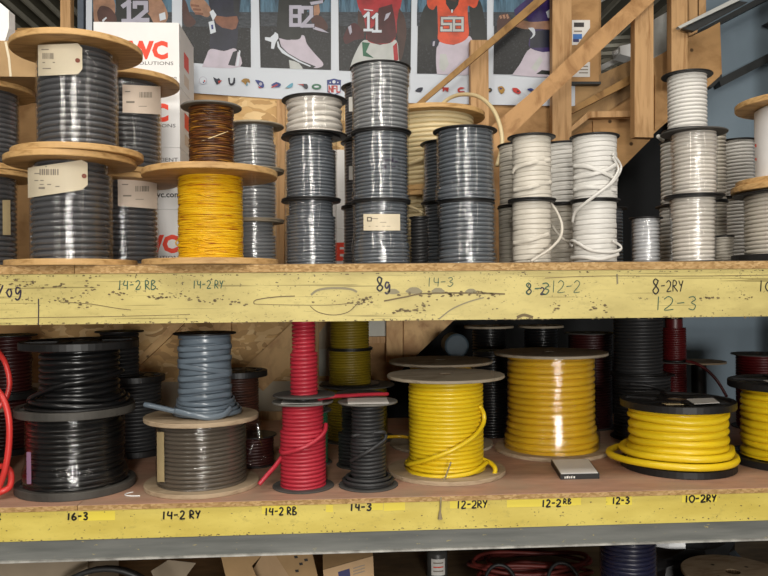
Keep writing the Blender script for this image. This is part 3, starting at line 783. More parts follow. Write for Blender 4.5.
mk([(curve([(241, 81), (244, 78.5), (249, 79), (250, 83), (247, 81.5), (246, 85), (244, 83)], 2), 'p_gold'), ([(247, 82), (248, 85), (246, 86)], 'p_teal')])
mk([(curve([(255, 80), (258, 80), (263, 82), (264, 87), (260, 87)], 2), 'p_lblue'), (circ(260.5, 84, 1.7, n=8), 'p_num'), ([(258, 86), (262, 88), (259, 88)], 'p_lred')])
mk([(curve([(271, 85), (276, 82), (281, 84), (279, 87), (274, 87)], 2), 'p_lblue'), ([(271, 87), (277, 84), (278, 85), (272, 88)], 'p_lred')])
mk([(curve([(285, 88), (290, 84), (293, 83), (292, 87), (288, 88)], 2), 'p_teal'), ([(285, 88), (289, 88.4), (287, 87.5)], 'p_gold')])
mk([(curve([(301, 84), (307, 84), (308, 88), (305, 89)], 2), 'p_navy'), ([(297, 84), (303, 84), (304, 86)], 'p_lred')])
mk([(circ(316.5, 86.7, 5, 2.9), 'p_green'), (circ(316.5, 86.7, 2.6, 1, n=8), 'p_white')])
p = pp('league_shield', [(327, 80), (330, 79.5), (334, 78.5), (338, 79.5), (341, 80), (340.6, 92), (334, 95.5), (327.4, 92)], 'p_lblue')
pp('shield_field', [(327.8, 84.8), (340.2, 85), (339.9, 91.4), (334, 94.6), (328.1, 91.4)], 'p_white', p)
pp('shield_star', circ(334, 81.8, 1.7, n=10), 'p_white', p)
pp('shield_star', circ(330.2, 82.4, .7, n=6), 'p_white', p); pp('shield_star', circ(337.8, 82.4, .7, n=6), 'p_white', p)
layer[0] += 2
o = scribble(p, 'NFL', 328.6, 92, 6.0, YP - .0003 - layer[0] * .00004, 'p_lred', 1.3, .64, 0, 0, 'shield_letters')
for v in o.data.vertices: v.co -= PL
mk([(curve([(415, 91), (418, 88), (423, 87.5), (421, 92)], 2), 'p_navy')])
mk([([(442, 87), (449, 87.5), (448, 92), (445, 90), (443, 92)], 'p_lred')])
mk([(curve([(465, 88), (461, 87), (457.5, 89), (459, 92.5), (465, 92), (463.5, 91), (460, 91), (460, 89.5), (463, 88.8)], 2), 'p_lred')])
mk([(circ(490, 90, 2.2), 'p_black'), (circ(489.3, 90, 1.1, n=8), 'p_gold')])
mk([(curve([(498, 87), (502, 86), (505, 90), (502, 94), (499, 91)], 2), 'p_gold'), ([(499, 87.5), (503, 88), (500.5, 90)], 'p_purple')])
mk([(curve([(512, 88), (517, 88), (521, 92), (519, 94), (514, 92)], 2), 'p_lred'), ([(517, 90), (520, 92), (517, 92.5)], 'p_black')])
mk([(curve([(527, 89), (531, 88), (534, 90), (530, 91)], 2), 'p_lblue')])
mk([([(540, 89), (546, 91), (541, 93)], 'p_lred')])

# ------------------------------------------------------------------ spool builder
def winding(Rm, z0, z1, pitch, prof=(), flat=False, wob=0.06, seg=44, seed=0, rj=0.0):
    rnd = random.Random(seed)
    n = max(2, int(round((z1 - z0) / pitch))); pitch = (z1 - z0) / n
    K = 6; h = pitch / 2
    ph = [rnd.uniform(0, 6.28) for _ in range(n + 3)]; am = [rnd.uniform(-1, 1) * wob * pitch for _ in range(n + 3)]
    dr = [rnd.uniform(-rj, 0) * h for _ in range(n + 3)]
    verts, uv, faces = [], [], []
    rows = (n + 1) * K + 1
    for j in range(seg + 1):
        th = math.pi / 2 + 2 * math.pi * j / seg
        for i in range(rows):
            w_, k = divmod(i, K); 
            f = math.pi * k / K
            u = -math.cos(f); s_ = math.sin(f)
            if flat: s_ = min(1, s_ * 1.9); rr = Rm - h * .35 + h * .35 * s_
            else: rr = Rm - h * 1.05 + h * 1.05 * s_
            z = z0 + (w_ - 1 + j / seg) * pitch + h + u * h * .985
            z += am[w_] * math.sin(2 * th + ph[w_])
            rr += dr[w_] * (0.6 + 0.4 * math.sin(th + ph[w_]))
            zc = min(max(z, z0), z1); t_ = (zc - z0) / (z1 - z0)
            if k == 0: rr -= h * 1.1
            for a, b, d in prof:
                if a <= t_ <= b: rr += d
            verts.append((rr * math.cos(th), rr * math.sin(th), zc)); uv.append((Rm * 6.283 * (w_ + j / seg), zc))
    for j in range(seg):
        for i in range(rows - 1):
            a = j * rows + i
            if verts[a][2] == verts[a + 1][2] == verts[a + rows][2] == verts[a + rows + 1][2]: continue
            faces.append((a, a + rows, a + rows + 1, a + 1))
    return verts, faces, uv

FL = {  # flange: thickness, material, hub hole radius
 'wood': (.015, 'ply', .020), 'board': (.008, 'ply_dusty', .018), 'tanboard': (.011, 'ply_tan', .022), 'black': (.0045, 'black', .012),
 'thick': (.019, 'black', .026), 'dusty': (.019, 'blackdusty', .026), 'grey': (.005, 'grey_flange', .014), 'fibre': (.005, 'ply_dusty', .014), 'disc': (.004, 'grey_disc', .012), 'none': (.002, 'black', .01)}
def flange(parent, r, z, kind, name='flange', seg=56):
    th, mat, hr = FL[kind]; b = min(.0015, th * .3)
    if kind in ('thick', 'dusty'):
        prof = [(hr, 0), (r - b, 0), (r, b), (r, th - b), (r - b, th), (r - .014, th), (r - .017, th - .005), (hr + .03, th - .005), (hr + .026, th), (hr, th)]
        o = MB().lathe(prof, seg, True).go(name, mat, parent, False, (0, 0, z))
        for k in range(6):
            a = k * math.pi / 3 + .4; mb = MB(); c, s = math.cos(a), math.sin(a)
            d = Vector((c, s, 0)); nrm = Vector((-s, c, 0)) * .006
            p0, p1 = d * (hr + .02), d * (r - .012)
            mb.prism([p0 - nrm + Vector((0, 0, th - .006)), p1 - nrm + Vector((0, 0, th - .006)), p1 + nrm + Vector((0, 0, th - .006)), p0 + nrm + Vector((0, 0, th - .006))], (0, 0, .006))
            mb.go('spoke', mat, o)
    else:
        o = MB().lathe([(hr, 0), (r - b, 0), (r, b), (r, th - b), (r - b, th), (hr, th)], seg, True).go(name, mat, parent, False, (0, 0, z))
    return o

SEED = [0]
def spool(label, group, px, Y, Wd, ytop, zb, bw, mat, kind='black', pitch=.0095, topk=None, botk=None, Wb=None, flat=False, film=False,
          prof=(), wob=.06, rj=0., gap_top=0., core=True, cat='spool', name='cable_spool', ztop=None, py=None):
    SEED[0] += 1
    kt, kb = topk or kind, botk or kind
    yy = py if py is not None else ytop + 20
    x = at(px, yy, Y).x
    OB = math.sqrt(1 + ((px - CX) / F) ** 2); D = depth(x, Y) / OB; r = Wd * D / F / 2 * .995; rb = (Wb or Wd) * D / F / 2 * .995; rw = bw * D / F / 2
    zt = ztop if ztop is not None else at(px, ytop, Y - r).z
    t = thing(name, label, cat, (x, Y, zb), group)
    H = zt - zb; tb, tt = FL[kb][0], FL[kt][0]
    flange(t, rb, 0, kb); flange(t, r, H - tt, kt)
    hr = FL[kt][2]
    if core: MB().lathe([(hr, .001), (hr, H - .001), (hr + .004, H - .001), (hr + .004, .001)], 20, True).go('core', 'core', t)
    z0, z1 = tb + .0003, H - tt - .0003 - gap_top
    v, f, uv = winding(rw, z0, z1, pitch, prof, flat, wob, 44, SEED[0], rj)
    link('cable_winding', v, f, mat, t, True, (0, 0, 0), uv)
    if gap_top: MB().lathe([(rw * .72, z1 - .002), (rw * .72, H - tt)], 32).go('inner_layers', mat, t, True)
    if film:
        rnd = random.Random(SEED[0]); rows = 14; mb = MB(); sg = 36
        rf = rw + .0015 + max([0] + [d for a, b, d in prof])
        for i in range(sg):
            a = 2 * math.pi * i / sg
            for k in range(rows):
                q = rf + rnd.uniform(0, .0015)
                if prof:
                    tk = k / (rows - 1); q = rw + .002 + rnd.uniform(0, .0012) + max([d for a_, b_, d in prof if a_ - .06 <= tk <= b_ + .06] + [-1 if False else 0])
                zz = z0 + (z1 - z0) * k / (rows - 1)
                mb.v.append((q * math.cos(a), q * math.sin(a), zz))
        for i in range(sg):
            j = (i + 1) % sg
            for k in range(rows - 1): mb.f.append((i * rows + k, j * rows + k, j * rows + k + 1, i * rows + k + 1))
        mb.go('plastic_wrap', 'film', t, True)
    d_ = Vector((-x, -Y, 0)).normalized()
    return dict(t=t, x=x, Y=Y, r=rw, rf=r, px=px, zt=zt, zb=zb, H=H, d=d_, rpx=rw * F / D, root=t, mat=mat)

def surf(s, px, py, dr=0.0):
    r = s['r'] + dr; k = max(-1, min(1, (px - s['px']) / (s['rpx'] * r / s['r']))); th = math.asin(k)
    d = s['d']; e = Vector((-d.y, d.x, 0))          # e: to the right seen from the camera
    p = Vector((s['x'], s['Y'], 0)) + (d * math.cos(th) + e * math.sin(th)) * r
    p.z = at(px, py, p.y).z
    return p
def strand(s, pts, rad, mat=None, rb=None, name='loose_cable', base=None, k=7):
    base = rad if base is None else base
    w_ = []
    for q in pts:
        w_.append(surf(s, q[0], q[1], base * .55 + (q[2] if len(q) > 2 else 0)) - Vector(s['t'].location))
    return MB().tube(spline(w_, k), rad, rb, 8, (0, 0)).go(name, mat or s['mat'], s['t'], True)
def worldtube(s, pts, rad, mat=None, name='loose_cable'):
    o = Vector(s['t'].location)
    return MB().tube(spline([Vector(p) - o for p in pts], 7), rad, None, 8).go(name, mat or s['mat'], s['t'], True)
def sticker(s, x0, x1, y0, y1, mat, dr=.0035, name='paper_label', tilt=0, n=10, clip=0):
    o = Vector(s['t'].location); mb = MB()
    for i in range(n + 1):
        u = i / n; x = x0 + (x1 - x0) * u; dy = tilt * u
        c = clip if (clip and i == n) else 0
        mb.v += [tuple(surf(s, x, y1 + dy - c, dr) - o), tuple(surf(s, x, y0 + dy + c, dr) - o)]
    for i in range(n): mb.f.append((2 * i, 2 * i + 2, 2 * i + 3, 2 * i + 1))
    ob = mb.go(name, mat, s['t'], True); return ob
def barcode(s, lab, x0, x1, y0, y1, dr=.0041, mat='faint', n=9):
    o = Vector(s['t'].location); mb = MB()
    for i in range(n):
        a = x0 + (x1 - x0) * i / n; b = a + (x1 - x0) / n * random.choice((.45, .6, .75))
        mb.poly([surf(s, a, y1, dr) - o, surf(s, b, y1, dr) - o, surf(s, b, y0, dr) - o, surf(s, a, y0, dr) - o])
    ob = mb.go('barcode', mat, lab); return ob
def lines(s, lab, rows, dr=.0041, mat='faint'):
    o = Vector(s['t'].location); mb = MB()
    for x0, x1, y0, y1 in rows:
        mb.poly([surf(s, x0, y1, dr) - o, surf(s, x1, y1, dr) - o, surf(s, x1, y0, dr) - o, surf(s, x0, y0, dr) - o])
    mb.go('printed_lines', mat, lab)
def eyelet(s, lab, px, py, dr=.0045):
    o = Vector(s['t'].location); c = surf(s, px, py, dr) - o
    d = s['d']; e = Vector((-d.y, d.x, 0))
    mb = MB(); mb.poly([c + e * (.0055 * math.cos(a)) + Vector((0, 0, .0055 * math.sin(a))) + d * .0008 for a in [2 * math.pi * i / 12 for i in range(12)]])
    mb.go('eyelet', 'rivet', lab)

GW = 'large wooden flanged cable spools on the upper shelf'
GG = 'grey cable spools on the upper shelf'
GC = 'white cable spools on the upper shelf'
GLS = 'cable spools on the lower shelf'
BIG = dict(kind='wood', pitch=.0145, film=True)
def up(y): return y
# ---- upper shelf, left: wooden flanged spools
a = spool('wooden flanged grey cable spool with a slanted manila tag, front left on the deck', GW, 71.5, 1.90, 135, 148.2, ZU, 82, 'c_charcoal', prof=((0, .72, 0), (.9, 1, -.008)), **BIG)
lab = sticker(a, 29, 87, 168, 198, 'tag', .006, 'manila_tag', -9, clip=4)
barcode(a, lab, 41, 60, 169, 175, .0068); lines(a, lab, [(34, 48, 166, 167), (36, 42, 173, 174), (36, 45, 180, 181), (40, 46, 187, 189), (41, 52, 184, 185), (56, 60, 186, 187)], .0068); eyelet(a, lab, 83.5, 176, .0075)
b = spool('large grey cable spool with wooden flanges, topmost of the front left stack', GW, 77.5, 1.90, 135, 27, a['zt'] + .0005, 81, 'c_charcoal', prof=((0, .72, 0), (.9, 1, -.010)), **BIG)
lab = sticker(b, 39.5, 82, 45, 76, 'tag', .006, 'manila_tag', -2, clip=5)
barcode(b, lab, 44, 55, 53, 59, .0068); lines(b, lab, [(43, 50, 49, 50), (44, 56, 62, 63), (44, 52, 68, 69)], .0068); eyelet(b, lab, 77.5, 60.5, .0075)
c = spool('shaded grey wooden flanged spool with beige label, behind the front left stack on the deck', GW, 123, 2.26, 113, 171, ZU, 70, 'c_charcoal', **BIG)
lab = sticker(c, 118, 156.8, 177, 206, 'label_pink', .006, tilt=3); barcode(c, lab, 135, 149, 186, 191.5, .0068); lines(c, lab, [(122, 128, 184, 185), (123, 131, 195, 196.5), (135, 143, 199, 199.6)], .0068)
d = spool('shaded grey cable spool with wooden flanges, upper one just left of the white cartons', GW, 125, 2.26, 112, 66, c['zt'] + .0005, 72, 'c_charcoal', **BIG)
lab = sticker(d, 122.5, 160.5, 84.5, 112.5, 'label_pink', .006, tilt=2); barcode(d, lab, 139, 152, 92, 97.5, .0068); lines(d, lab, [(125, 130, 91, 92), (126, 134, 101, 103), (138, 146, 106, 106.6)], .0068)
e = spool('wrapped dark cable spool with wooden flanges at the far left edge, on the deck', GW, -19, 2.26, 113, 166, ZU, 74, 'c_charcoal', py=200, **BIG)
lab = sticker(e, 2, 10, 200, 235, 'tan_label', .006)
f_ = spool('wrapped dark cable spool with wooden flanges at the far left edge, upper of the pair', GW, -19, 2.26, 114, 76, e['zt'] + .0005, 78, 'c_charcoal', py=110, **BIG)
FZ = f_['zt']
# yellow and brown twisted wire
y = spool('yellow twisted pair wire spool with wide wooden flanges beside the grey stack', GW, 210.5, 1.90, 137, 161, ZU, 66, 'c_yellowwire', 'wood', .0045, wob=.5, rj=.8)
for q in range(10):
    yy = random.uniform(185, 255); strand(y, [(178, yy), (195, yy + random.uniform(-3, 3)), (212, yy + random.uniform(-4, 4)), (238, yy + random.uniform(-6, 6))], .0014, name='stray_wire')
strand(y, [(176, 240, .0), (174.5, 243, .004), (180, 246, .004), (200, 247)], .0014, name='stray_wire')
br = spool('brown and orange twisted wire spool with grey flanges standing on the yellow wire spool', GW, 211.5, 1.90, 62, 99.5, y['zt'] + .0003, 46, 'c_brownwire', 'grey', .005, wob=.5, rj=.8, py=130)
strand(br, [(189, 146, 0), (205, 140), (221, 134), (234, 129)], .0011, 'c_cream', name='stray_wire')
for q in range(8):
    yy = random.uniform(112, 155); strand(br, [(190, yy), (202, yy + random.uniform(-3, 3)), (214, yy + random.uniform(-4, 4)), (232, yy + random.uniform(-5, 5))], .0014, name='stray_wire')
# grey stack of three behind the yellow wire
P = dict(kind='fibre', pitch=.0105, film=True)
s1 = spool('silver grey wrapped cable spool, bottom of the three behind the yellow wire', GG, 254, 2.18, 61, 219, ZU, 44, 'c_grey2', prof=((0, .72, 0), (.72, 1, -.006)), **P)
s2 = spool('silver grey wrapped cable spool in the middle of the three behind the yellow wire', GG, 254, 2.18, 61, 167, s1['zt'] + .0003, 44, 'c_grey2', **P)
s3 = spool('silver grey wrapped cable spool at the top of the three behind the yellow wire', GG, 254, 2.18, 61, 119.5, s2['zt'] + .0003, 44, 'c_grey2', prof=((0, .62, 0), (.62, 1, -.005)), **P)
# stack at 312
P = dict(kind='black', pitch=.0086, film=True)
s1 = spool('grey wrapped cable spool at the bottom of the stack right of the bare plywood strip', GG, 311, 1.98, 60, 197.5, ZU, 49.5, 'c_steel', prof=((0, .78, 0), (.78, 1, -.006)), **P)
s2 = spool('grey wrapped cable spool with torn film under the pale one', GG, 311, 1.98, 60, 131.3, s1['zt'] + .0003, 50, 'c_steel', prof=((0, .8, 0), (.8, 1, -.008)), **P)
s3 = spool('pale grey wrapped cable spool under the league shield, on two grey ones', GG, 314.5, 1.98, 66, 92, s2['zt'] + .0003, 57, 'c_pale', 'black', .0145, film=True, prof=((0, .35, 0), (.35, .7, -.003), (.7, 1, -.001)), wob=.3, py=110)
# small dark stack behind 345
P = dict(kind='black', pitch=.0086)
s1 = spool('dark grey cable spool mostly hidden, lowest behind the tall centre stack', GG, 368, 2.14, 54, 205, ZU, 49, 'c_charcoal', prof=((0, .2, .003),), **P)
s2 = spool('dark grey cable spool with a white sticker, middle one behind the tall centre stack', GG, 368, 2.14, 55, 137, s1['zt'] + .0003, 48, 'c_charcoal', **P)
s3 = spool('dark grey cable spool with a white sticker, top one behind the tall centre stack', GG, 368, 2.14, 54, 80, s2['zt'] + .0003, 47, 'c_charcoal', **P)
sticker(s3, 349.2, 353.2, 97, 111.5, 'paper', .004, n=4); sticker(s2, 349.2, 353.2, 166, 180, 'paper', .004, n=4)
# tall centre stack
P = dict(kind='black', film=True)
s1 = spool('grey wrapped spool with a small cream label, base of the tall centre stack', GG, 381, 1.925, 60, 199, ZU, 54, 'c_steel', pitch=.0092, prof=((0, .3, .004), (.3, .34, .002)), **P)
lab = sticker(s1, 364, 399.5, 214, 230.5, 'tag', .005); lines(s1, lab, [(371, 378, 218.2, 219), (380, 386, 222, 222.6), (369, 378, 226, 226.5), (382, 390, 226, 226.5)], .0056)
lines(s1, lab, [(367.5, 372, 217, 217.8), (367.5, 372, 220.6, 221.4), (367.5, 368.3, 217, 221.4), (371.2, 372, 217, 221.4)], .0056, 'ink')
s2 = spool('grey wrapped cable spool with dark stamp marks in the middle of the tall centre stack', GG, 380.5, 1.925, 60, 128, s1['zt'] + .0003, 54.5, 'c_steel', pitch=.0092, prof=((0, .07, .003),), **P)
lines(s2, sticker(s2, 383, 397, 157, 171, 'c_steel', -.001, 'stamp_area'), [(384, 390, 159, 160.5), (391, 393, 158, 162), (394, 397, 161, 162.5), (383, 386, 165, 169), (388, 389, 163, 165), (391, 395, 166, 167)], .0035, 'purple_ink')
s3 = spool('grey wrapped cable spool, top of the tall centre stack before the poster', GG, 380.5, 1.925, 61.5, 59, s2['zt'] + .0003, 55, 'c_grey2', pitch=.0105, prof=((.72, 1, .003), (0, .1, .0)), wob=.12, **P)
# cream spools behind
s1 = spool('large cream cable spool in shadow on the deck behind the centre stacks', GC, 431, 2.42, 106, 189, ZU, 84, 'c_cream', 'wood', .0145, botk='board')
crm = spool('large cream cable spool with a wooden top flange and an arching loose end', GC, 431, 2.42, 108, 102, s1['zt'] + .0003, 85, 'c_cream', 'wood', .0145, wob=.1)
worldtube(crm, [at(441, 105, 2.50), at(450, 98, 2.48), at(462, 94.5, 2.44), at(478, 96.5, 2.38), at(492, 108, 2.32), at(500, 126, 2.28), at(502, 145, 2.26), at(497, 166, 2.24)], .0065, name='loose_end')
strand(crm, [(400, 166), (415, 162), (430, 156), (440, 152)], .0065)
s1 = spool('slim black cable spool in the dark gap between the two grey stacks', GG, 419.5, 2.06, 21, 216, ZU, 18, 'c_black2', 'black', .009)
worldtube(s1, [at(408, 206, 2.24), at(416, 209, 2.21), at(421, 212, 2.19), at(424, 213.5, 2.2)], .004, 'c_cream')
# stack at 467 and its neighbour behind
P = dict(kind='black', pitch=.0112, film=True)
s1 = spool('steel grey wrapped cable spool on the deck beside the white spools', GG, 466.5, 1.955, 58, 199.5, ZU, 56, 'c_steel', prof=((0, .18, .003),), botk='none', **P)
s2 = spool('steel grey wrapped cable spool stacked under the arching cream cable', GG, 465, 1.955, 65, 124, s1['zt'] + .0003, 56, 'c_steel', prof=((0, .16, .004),), Wb=56, **P)
P = dict(kind='black', pitch=.0098, film=True)
s1 = spool('dark steel grey cable spool half hidden on the deck left of the steel grey stack', GG, 450, 2.16, 56, 201, ZU, 51, 'c_steel', prof=((0, .2, .003),), **P)
s2 = spool('dark steel grey spool half hidden in the upper row left of the steel grey stack', GG, 449, 2.16, 58, 138, s1['zt'] + .0003, 51, 'c_steel', prof=((0, .22, .004),), **P)
# white flat cable stacks
P = dict(kind='black', pitch=.0125, flat=True, wob=.12, rj=.35)
s1 = spool('white flat cable spool half hidden on the deck, first white one from the left', GC, 519.5, 2.14, 45, 205, ZU, 42, 'c_warm', **P)
s2 = spool('white flat cable spool half hidden in the upper row, first white one from the left', GC, 519.5, 2.14, 45, 141, s1['zt'] + .0003, 41, 'c_warm', **P)
s1 = spool('white flat cable spool on the deck with a loose loop curling from its right side', GC, 531.5, 1.94, 48, 198.5, ZU, 39, 'c_warm', **P)
strand(s1, [(513, 243, 0), (530, 240, .001), (549, 234, .001)], .0055, rb=.0016)
worldtube(s1, [at(551, 203, 1.93), at(558, 214, 1.92), at(562, 226, 1.9), at(560, 238, 1.88), at(550, 249, 1.86), at(538, 257, 1.85), at(531, 261.5, 1.85)], .0035)
worldtube(s1, [at(552, 226, 1.99), at(558, 234, 2.0), at(566, 241, 2.0), at(576, 243, 2.02)], .0035)
s2 = spool('white flat cable spool with slanting wraps, upper one above the curling loop', GC, 531.5, 1.94, 49, 132, s1['zt'] + .0003, 39.5, 'c_warm', **P)
strand(s2, [(512.5, 173, .003), (516, 168, .001), (530, 163, .001), (550, 160, .001)], .0055, rb=.0016)
strand(s2, [(513, 190, .001), (530, 187, .001), (551, 182, .001)], .0055, rb=.0016)
s1 = spool('off white flat cable spool in shade on the deck between the two white stacks', GC, 563, 2.14, 42, 203, ZU, 36, 'c_warm', **P)
s2 = spool('off white flat cable spool in shade in the upper row between the two white stacks', GC, 563, 2.14, 42, 140, s1['zt'] + .0003, 37, 'c_white', **P)
s1 = spool('white flat cable spool on the deck with loops slipping off its foot', GC, 594.5, 1.94, 48, 199, ZU, 44.5, 'c_white', **P)
strand(s1, [(572, 246, .001), (569, 243, .006), (574, 241, .006), (590, 250, .004), (608, 252, .006), (619, 250, .012), (620, 246, .010), (612, 241, .004)], .004, rb=.002)
strand(s1, [(570, 258, .004), (582, 257, .004), (600, 259, .006), (618, 254, .01)], .005, rb=.002)
s2 = spool('white flat cable spool with a tangled double strand hanging down its front', GC, 594.5, 1.94, 51, 131.5, s1['zt'] + .0003, 45, 'c_white', **P)
strand(s2, [(612, 154, .002), (619, 163, .006), (620, 170, .008), (612, 182, .008), (598, 193, .008), (584, 204, .008), (575, 212, .006), (572, 222, .005)], .004, rb=.003)
strand(s2, [(612, 157, .002), (617, 166, .006), (617, 172, .008), (609, 184, .008), (596, 195, .008), (582, 206, .008), (573, 214, .006)], .0035, rb=.003)
strand(s2, [(573, 166, .001), (588, 167, .002), (604, 173, .003), (617, 180, .003)], .0055, rb=.0018)
strand(s2, [(573, 178, .001), (590, 175, .002), (606, 170, .003), (616, 164, .003)], .0055, rb=.0018)
strand(s2, [(573, 190, .001), (590, 187, .002), (616, 190, .002)], .0055, rb=.0018)
s1 = spool('low black flanged spool in the dark gap behind the right white stack', GC, 606, 2.28, 44, 206, ZU, 34, 'c_charcoal', 'black', .010)
s1 = spool('short cool white cable spool standing alone before the dark gap', GC, 646, 2.06, 35, 216, ZU, 28, 'c_cool', 'black', .010, film=True)
# stacks at 692
P = dict(kind='black', pitch=.0118)
s1 = spool('white cable spool partly hidden on the deck, left behind the tall white stack', GC, 681, 2.13, 52, 203.5, ZU, 44, 'c_white', **P)
s2 = spool('white cable spool partly hidden in the second row, left behind the tall white stack', GC, 682, 2.13, 46, 138, s1['zt'] + .0003, 44, 'c_white', **P)
worldtube(s2, [at(663, 140, 2.03), at(660, 137.5, 2.02), at(658.5, 136.5, 2.0)], .006)
s1 = spool('translucent wrapped white cable spool at the base of the tall right stack', GC, 693, 1.93, 60, 194, ZU, 44, 'c_pale', 'black', .0105, film=True, prof=((.72, 1, .002),))
s2 = spool('translucent wrapped white cable spool with a wide grey flange, middle of the tall right stack', GC, 694, 1.93, 69, 125.8, s1['zt'] + .0003, 44, 'c_pale', 'black', .0102, film=True, prof=((.74, 1, .002),), topk='disc', Wb=62)
s3 = spool('bare white cable spool at the top of the tall right stack, against the wooden post', GC, 687, 1.93, 53, 68, s2['zt'] + .0003, 40.5, 'c_white', 'black', .0098, gap_top=.0)
s1 = spool('white cable spool peeking out on the deck, right behind the tall white stack', GC, 712, 2.21, 34, 200, ZU, 30, 'c_warm', 'black', .011)
s2 = spool('white cable spool peeking out in the second row, right behind the tall white stack', GC, 711, 2.21, 33, 128, s1['zt'] + .0003, 31, 'c_warm', 'black', .011)
s1 = spool('pale cable spool in shade on the deck near the right edge', GC, 737, 2.38, 36, 196, ZU, 30, 'c_white', 'black', .011)
s2 = spool('pale cable spool with a black top flange in front of the blue wall', GC, 738, 2.38, 38, 137, s1['zt'] + .0003, 33, 'c_white', 'black', .011)
s1 = spool('very short pale cable spool on the deck beside the tall right stack', GC, 724.5, 2.06, 21, 235, ZU, 19.5, 'c_warm', 'black', .0085)
s1 = spool('large cream white cable spool cut by the right edge, on the deck', GW, 797, 1.90, 138, 177, ZU, 110, 'c_warm', 'wood', .0105, botk='thick', py=220)
flange(s1['t'], s1['rf'] - .004, s1['H'] - .024, 'black', 'flange_liner')
s2 = spool('large spool in white wrapping cut by the right edge, upper of the pair', GW, 799, 1.90, 134, 86, s1['zt'] + .0003, 90, 'paper', 'wood', .02, py=130, prof=((0, 1, -.002),))
rd = MB().lathe([(s2['r'] + .002, .02), (s2['r'] + .002, s2['H'] - .02)], 40).go('white_wrapper', 'carton', s2['t'], True)
lines(s2, rd, [(754.5, 756, 144, 147), (754.5, 756, 158, 160.5)], .004, 'red_print')

# ------------------------------------------------------------------ cartons on the upper shelf
def carton(label, x0, x1, Yf, dep, z0, z1, group, parts_, mat='carton'):
    a0, a1 = at(x0, 140, Yf).x, at(x1, 140, Yf).x
    t = thing('carton', label, 'carton', ((a0 + a1) / 2, Yf, z0), group)
    hw = (a1 - a0) / 2; h = z1 - z0
    MB().box(-hw, hw, 0, dep, 0, h).go('box_body', mat, t)
    MB().box(-hw + .001, hw - .001, .001, dep / 2 - .001, h, h + .0012).go('top_flap', mat, t)
    MB().box(-hw + .001, hw - .001, dep / 2 + .001, dep - .001, h, h + .0012).go('top_flap', mat, t)
    if parts_ and mat == 'carton':
        MB().poly([(hw + .0006, dep * u_, h * v_) for u_, v_ in ((.30, .40), (.62, .40), (.62, .66), (.30, .66))]).go('side_print', 'red_print', t)
        MB().poly([(hw + .0006, dep * u_, h * v_) for u_, v_ in ((.30, .12), (.62, .12), (.62, .30), (.30, .30))]).go('side_print', 'label_pink', t)
    for body, sz, m, fx, fz, wd, bold in parts_:
        text(body, sz, m, ((fx - .012) * hw * 2, -.0006, fz * h), t, 'printed_text', wd, bold)
    return t
CG = 'white cartons stacked behind the spools'
txt = [('EWC', .075, 'red_print', .09, .44, .155, .004), ('SOLUTIONS', .016, 'black_print', .22, .33, .12, 0), ('www.ewcsolutions.com', .018, 'black_print', .24, .1, .13, 0)]
zs = [ZU] + [at(140, y_, 2.5).z for y_ in (210, 148, 86, 22.5)]
nm = ['white carton with red print on the deck, lowest of the left stack', 'white carton with small black print, second from the bottom of the left stack',
      'white carton between two others, third from the bottom of the left stack', 'white carton with large red letters, topmost of the left stack below the poster']
for i in range(4):
    carton(nm[i], 94.5, 180, 2.5, .25, zs[i] + .0014, zs[i + 1] - .0004, CG, [('EWC', .075, 'red_print', .19, .32, .155, .004), ('SOLUTIONS', .016, 'black_print', .30, .2, .12, 0), ('www.ewc.com', .02, 'black_print', .3, .04, .1, 0)] if i == 0 else txt if i == 3 else ([('EWC', .075, 'red_print', .09, .44, .155, .004), ('SOLUTIONS', .016, 'black_print', .24, .33, .12, 0)] if i == 2 else [('EFFICIENT', .018, 'black_print', .3, .78, .1, 0), ('www.ewc.com', .026, 'black_print', .22, .2, .16, .0006)]))
zs2 = [ZU] + [at(340, y_, 2.45).z for y_ in (229, 192, 150)]
nm = ['white carton with a red letter on the deck behind the grey stacks', 'white carton in the middle of the hidden stack behind the grey spools', 'white carton on top of the hidden stack behind the grey spools']
for i in range(3):
    carton(nm[i], 302, 352, 2.45, .2, zs2[i] + .0014, zs2[i + 1] - .0004, CG, [('E', .075, 'red_print', .26, .25, .036, .004)] if i == 0 else [])
# kraft carton and white parcel lying on the far left spools
x0, x1 = at(-60, 80, 2.16).x, at(46, 80, 2.16).x
t = thing('kraft_parcel', 'brown kraft wrapped parcel lying on the far left wooden spool', 'parcel', ((x0 + x1) / 2, 2.12, FZ + .0005))
hw = (x1 - x0) / 2; h = at(0, 40, 2.12).z - FZ
MB().prism([Vector((-hw, 0, 0)), Vector((hw, 0, 0)), Vector((hw, 0, h * .62)), Vector((hw * .78, 0, h * .97)), Vector((-hw, 0, h))], (0, .3, 0)).go('box_body', 'kraft', t)
MB().ribbon([(hw * .45, -.001, 0), (hw * .42, -.001, h * .5), (hw * .36, -.001, h * .95)], .006).go('tape_seam', 'tag', t)
KZ = FZ + h
x0, x1 = at(-60, 20, 2.16).x, at(12, 20, 2.16).x
t = thing('white_parcel', 'bright white slanted foam parcel at the top left corner on the kraft parcel', 'parcel', ((x0 + x1) / 2, 2.14, KZ + .0006))
hw = (x1 - x0) / 2
zz = lambda py: at(5, py, 2.14).z - KZ - .0006
MB().prism([Vector((-hw, 0, 0)), Vector((hw - .012, 0, 0)), Vector((hw, 0, zz(28))), Vector((hw, 0, zz(10))), Vector((hw - .045, 0, zz(-4))), Vector((-hw, 0, zz(-6)))], (0, .04, 0)).go('foam_block', 'white_plastic', t)

